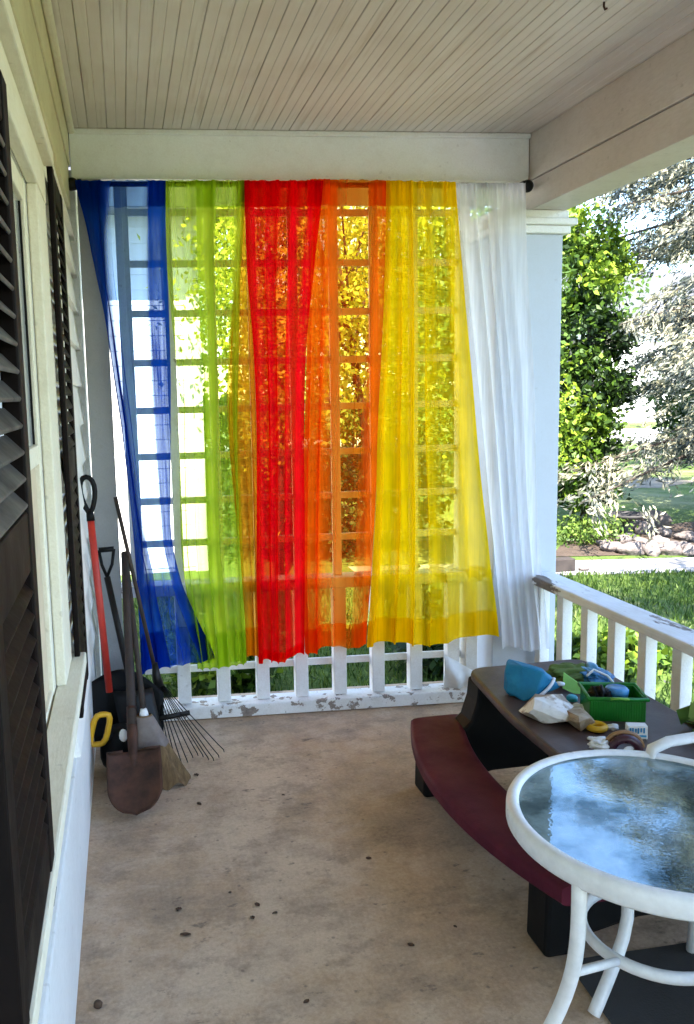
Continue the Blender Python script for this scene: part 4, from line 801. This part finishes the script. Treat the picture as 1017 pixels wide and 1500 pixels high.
# plants along the railing outside
for i, (x, y, r, z, mt, lb_) in enumerate([(2.95, 3.3, 0.26, -0.34, 'leaf_plant', 'broad leaved plant just outside the railing nearest the picnic table'), (3.5, 5.0, 0.30, -0.40, 'leaf_bush', 'yellow green low plant outside the railing behind the balusters')]):
    p, tn = clumps((x, y, z), (r, r, 0.15), 22, 1500, 0.28, 0.35); o = leaves('garden_plant', p, 0.085, mt, None, tn); tag(top(o), lb_, 'plant')
# leafy plant on the porch, right of the picnic table
q = at(1002, 1085, 2, 0.30); pl = thing('potted_plant', 'broad leaved green plant beside the railing right of the picnic table', 'plant', (1.94, 1.98, 0))
MB().lathe((1.94, 1.98, 0), [(0, 0.002), (0.07, 0.002), (0.085, 0.20), (0.092, 0.205), (0.085, 0.21), (0.07, 0.19), (0, 0.19)], 28).build('pot', 'black', pl)
ang = rng.random(90) * 2 * PI; rad_ = 0.03 + 0.13 * rng.random(90); zz = 0.42 + 0.16 * rng.random(90) - 0.45 * rad_
leaves('foliage', np.stack([1.915 + rad_ * np.cos(ang), 1.98 + rad_ * np.sin(ang), zz], 1), 0.095, 'leaf_plant', pl, aspect=0.75)
sm_ = MB()
for i in range(10):
    a = i * 0.63; sm_.tube([(1.94, 1.98, 0.18), (1.94 + 0.05 * math.cos(a), 1.98 + 0.05 * math.sin(a), 0.30), (1.93 + 0.11 * math.cos(a), 1.98 + 0.11 * math.sin(a), 0.38)], 0.003, 5)
sm_.build('stems', 'leaf_plant', pl)
# blue spruce with drooping pale boughs
def spruce(name, label, base, H, rmax, nb, zlo, seed, per=150, azr=(0, 6.28), size=0.16, group=None):
    r = random.Random(seed); b = Vector(base); t = thing(name, label, 'tree', b, group)
    MB().tube([b, b + Vector((0.05, 0, H * 0.5)), b + Vector((0, 0, H))], [0.24, 0.15, 0.02], 10).build('trunk', 'bark', t)
    bm_ = MB(); P = []; T = []; D = []
    for i in range(nb):
        z = zlo + (H - zlo - 0.3) * (i / nb); L = rmax * (1 - (z / H)) ** 0.5 * r.uniform(0.75, 1.1) + 0.2; a = r.uniform(*azr)
        d = Vector((math.cos(a), math.sin(a), 0)); sd_ = Vector((-d.y, d.x, 0)); pts = []
        for j in range(9):
            s = j / 8; pts.append(b + Vector((0, 0, z)) + d * (L * s) + Vector((0, 0, L * (0.10 * s - 0.34 * s * s + 0.10 * s ** 4))))
        bm_.tube(pts, [0.035 * (1 - 0.9 * j / 8) for j in range(9)], 6)
        ncl = max(6, int(per / 45))
        for j in range(ncl):
            s = r.random() ** 0.75; k = min(int(s * 8), 7); p = pts[k].lerp(pts[k + 1], s * 8 - k)
            lat_ = r.gauss(0, 1) * 0.20 * L * (1.05 - s * 0.7); tone = r.random() * 0.7 + 0.12
            cc = p + sd_ * lat_ + d * (abs(lat_) * 0.35) + Vector((0, 0, -abs(lat_) * 0.25 - 0.03))
            dd = d * 0.6 + sd_ * (0.7 if lat_ > 0 else -0.7) + Vector((0, 0, -0.45)); dd.normalize()
            for q_ in range(45):
                al = r.gauss(0, 0.15); hz = r.gauss(0, 0.055); q = cc + dd * al + Vector((r.gauss(0, 0.05), r.gauss(0, 0.05), hz - 0.02))
                P.append(q); T.append(tone + hz * 2.5 + r.gauss(0, 0.05)); D.append(dd + Vector((0, 0, -0.2)))
    bm_.build('branches', 'bark', t)
    leaves('needles', P, size, 'needles', t, np.array(T), aspect=0.26, droop=(np.array(D), 0.5))
    return t
spruce('blue_spruce', 'large pale blue spruce with drooping boughs at the right edge', (8.7, 9.9, -0.5), 9.5, 3.3, 84, 1.0, 5, 1150, size=0.10)
spruce('blue_spruce', 'smaller pale spruce standing farther back behind the large spruce', (13.6, 15.8, -0.5), 11, 2.9, 60, 1.0, 9, 400, size=0.15)
# birdbath, rocks, timber
q = at(918, 790, 2, -0.5); bbx = thing('birdbath', 'dark stone birdbath standing among the garden rocks', 'birdbath', q)
MB().lathe(q, [(0, 0), (0.15, 0), (0.14, 0.05), (0.07, 0.09), (0.055, 0.20), (0.09, 0.25)], 20).build('pedestal', 'birdbath', bbx)
MB().lathe(q, [(0.02, 0.25), (0.10, 0.255), (0.20, 0.29), (0.24, 0.335), (0.225, 0.335), (0.17, 0.305), (0.0, 0.29)], 28).build('basin', 'birdbath', bbx)
rocks = [MB().blob((0, 0, 0.05), (0.16, 0.12, 0.10), 0.30, 1.4, s_, 3, -0.8) for s_ in (2, 9)]
R0 = [tag(r_.build('garden_rock', 'rock'), 'pale rounded rock edging the garden bed by the path', 'rock', 'pale rocks edging the garden bed') for r_ in rocks]
RP = [(856, 836, .5), (885, 800, .9), (898, 808, 1.1), (913, 796, 1.0), (925, 812, 1.1), (938, 796, .8), (952, 812, 1.2), (966, 800, 1.0), (982, 812, 1.1), (1000, 806, 1.0), (1014, 813, 1.2), (908, 782, .9), (940, 780, 1.3), (958, 770, 1.5), (890, 788, .8), (972, 786, 1.0), (1005, 792, 1.0), (930, 770, 1.1)]
for i, (a, b, s_) in enumerate(RP):
    o = R0[i] if i < 2 else R0[i % 2].copy()
    if i > 1: COL.objects.link(o)
    p = at(a, b, 2, -0.5); o.location = (p.x, p.y, -0.5); o.rotation_euler = (0, 0, random.uniform(0, 6)); s_ *= 0.78; o.scale = (s_ * random.uniform(0.8, 1.25), s_, s_ * random.uniform(0.8, 1.2))
q = at(832, 838, 2, -0.5)
tag(top(MB().box((q.x - 0.35, q.y, -0.495), (q.x + 0.09, q.y + 0.14, -0.36)).build('landscape_timber', 'timber', bevel=0.01)), 'dark landscape timber end at the path beside the column', 'timber')
p, tn = clumps((8.35, 9.6, -0.05), (0.5, 0.4, 0.38), 20, 1500, 0.25, 0.35); o = leaves('brown_shrub', p, 0.08, 'leaf_brown', None, tn); tag(top(o), 'dark brown shrub at the right end of the rock bed', 'shrub')
p, tn = clumps((5.9, 9.3, -0.35), (0.55, 0.35, 0.18), 26, 1300, 0.25, 0.3); o = leaves('ground_cover', p, 0.06, 'leaf_mid', None, tn + 0.2); tag(top(o), kind='stuff')
# neighbouring house behind the blue curtain
nh = thing('neighbor_house', 'bright white neighboring house with wide eave behind the blue curtain', 'house', (-2, 9.6, -0.5))
m = MB().box((-6, 9.1, -0.5), (1.02, 14.0, 3.35))
m.build('wall', 'siding', nh)
cl = MB(); z = -0.45
while z < 3.3: cl.hexa([(-6, 9.092, z), (1.02, 9.092, z), (1.02, 9.0995, z), (-6, 9.0995, z), (-6, 9.097, z + 0.155), (1.02, 9.097, z + 0.155), (1.02, 9.0995, z + 0.155), (-6, 9.0995, z + 0.155)]); z += 0.16
cl.build('siding', 'siding', nh)
MB().box((0.92, 9.05, -0.5), (1.06, 9.077, 3.35)).build('corner_board', 'white', nh)
MB().box((-6.3, 8.55, 3.36), (1.45, 14.5, 3.40)).build('soffit', 'postgray', nh)
MB().box((-6.3, 8.50, 3.36), (1.45, 8.545, 3.55)).build('gutter', 'white', nh, 0.01)
MB().prism([(-6.3, 8.55, 3.41), (-6.3, 14.5, 3.41), (-6.3, 11.5, 5.4)], (7.75, 0, 0)).build('roof', 'roof', nh)
# distant house and trees
dh = thing('distant_house', 'pale distant house across the road behind the spruce boughs', 'house', (30, 42, -0.5))
MB().box((22, 40, -0.5), (38, 48, 4.6)).build('wall', 'siding', dh)
MB().prism([(21.5, 39.4, 4.61), (21.5, 48.6, 4.61), (21.5, 44, 8)], (17, 0, 0)).build('roof', 'roof', dh)
for i in range(4):
    f_ = MB().box((24 + 3.6 * i, 39.94, 1.2), (25.3 + 3.6 * i, 39.99, 3.0)).build('window', 'white', dh)
    MB().box((24.1 + 3.6 * i, 39.90, 1.3), (25.2 + 3.6 * i, 39.935, 2.9)).build('pane', 'glass_pane', f_)
GT = 'trees along the far side of the garden'
for i, (x, y, cz, rx, rz, mt, lb_) in enumerate([
    (4.5, 17, 3.4, 2.6, 3.4, 'leaf_yellow', 'broad yellow green tree far behind the orange curtain'),
    (9.0, 22, 3.0, 2.6, 3.2, 'leaf_mid', 'mid green tree far behind the tall bush'),
    (0.5, 24, 4.0, 3.2, 4.2, 'leaf_mid', 'big green tree rising behind the white neighboring house'),
    (16.5, 20, 1.2, 1.6, 1.8, 'leaf_dark', 'low dark tree at the right edge under the spruce boughs'),
    (20, 36, 4.5, 4.0, 4.6, 'leaf_mid', 'round green tree across the road left of the distant house'),
    (43, 40, 5.0, 5.0, 5.2, 'leaf_yellow', 'wide yellow green tree across the road right of the distant house'),
    (12, 38, 4.5, 4.5, 4.8, 'leaf_dark', 'dark green tree across the road behind the tall bush'),
    (-12, 26, 5, 5, 5, 'leaf_mid', 'spreading green tree left of the neighboring house')]):
    tree('garden_tree', lb_, 'tree', (x, y, -0.5), ((x, y, cz), (rx, rx, rz)), mt, 0.2, 5000, 60, 0.30 if y > 30 else 0.22, group=GT)
# grass blades near the porch
n = 26000
gx = rng.uniform(-0.2, 7.5, n); gy = rng.uniform(3.95, 8.0, n); keep = ~((gx > 2.6) & (np.abs(gy - (8.84 - 0.17 * gx)) < 0.38)); gx, gy = gx[keep], gy[keep]
n = len(gx)
go = leaves('grass', np.stack([gx, gy, np.full(n, -0.468)], 1), 0.075, 'blade', None, aspect=0.16, droop=(np.tile([0, 0, 1.0], (n, 1)), 0.35)); tag(go, kind='stuff')
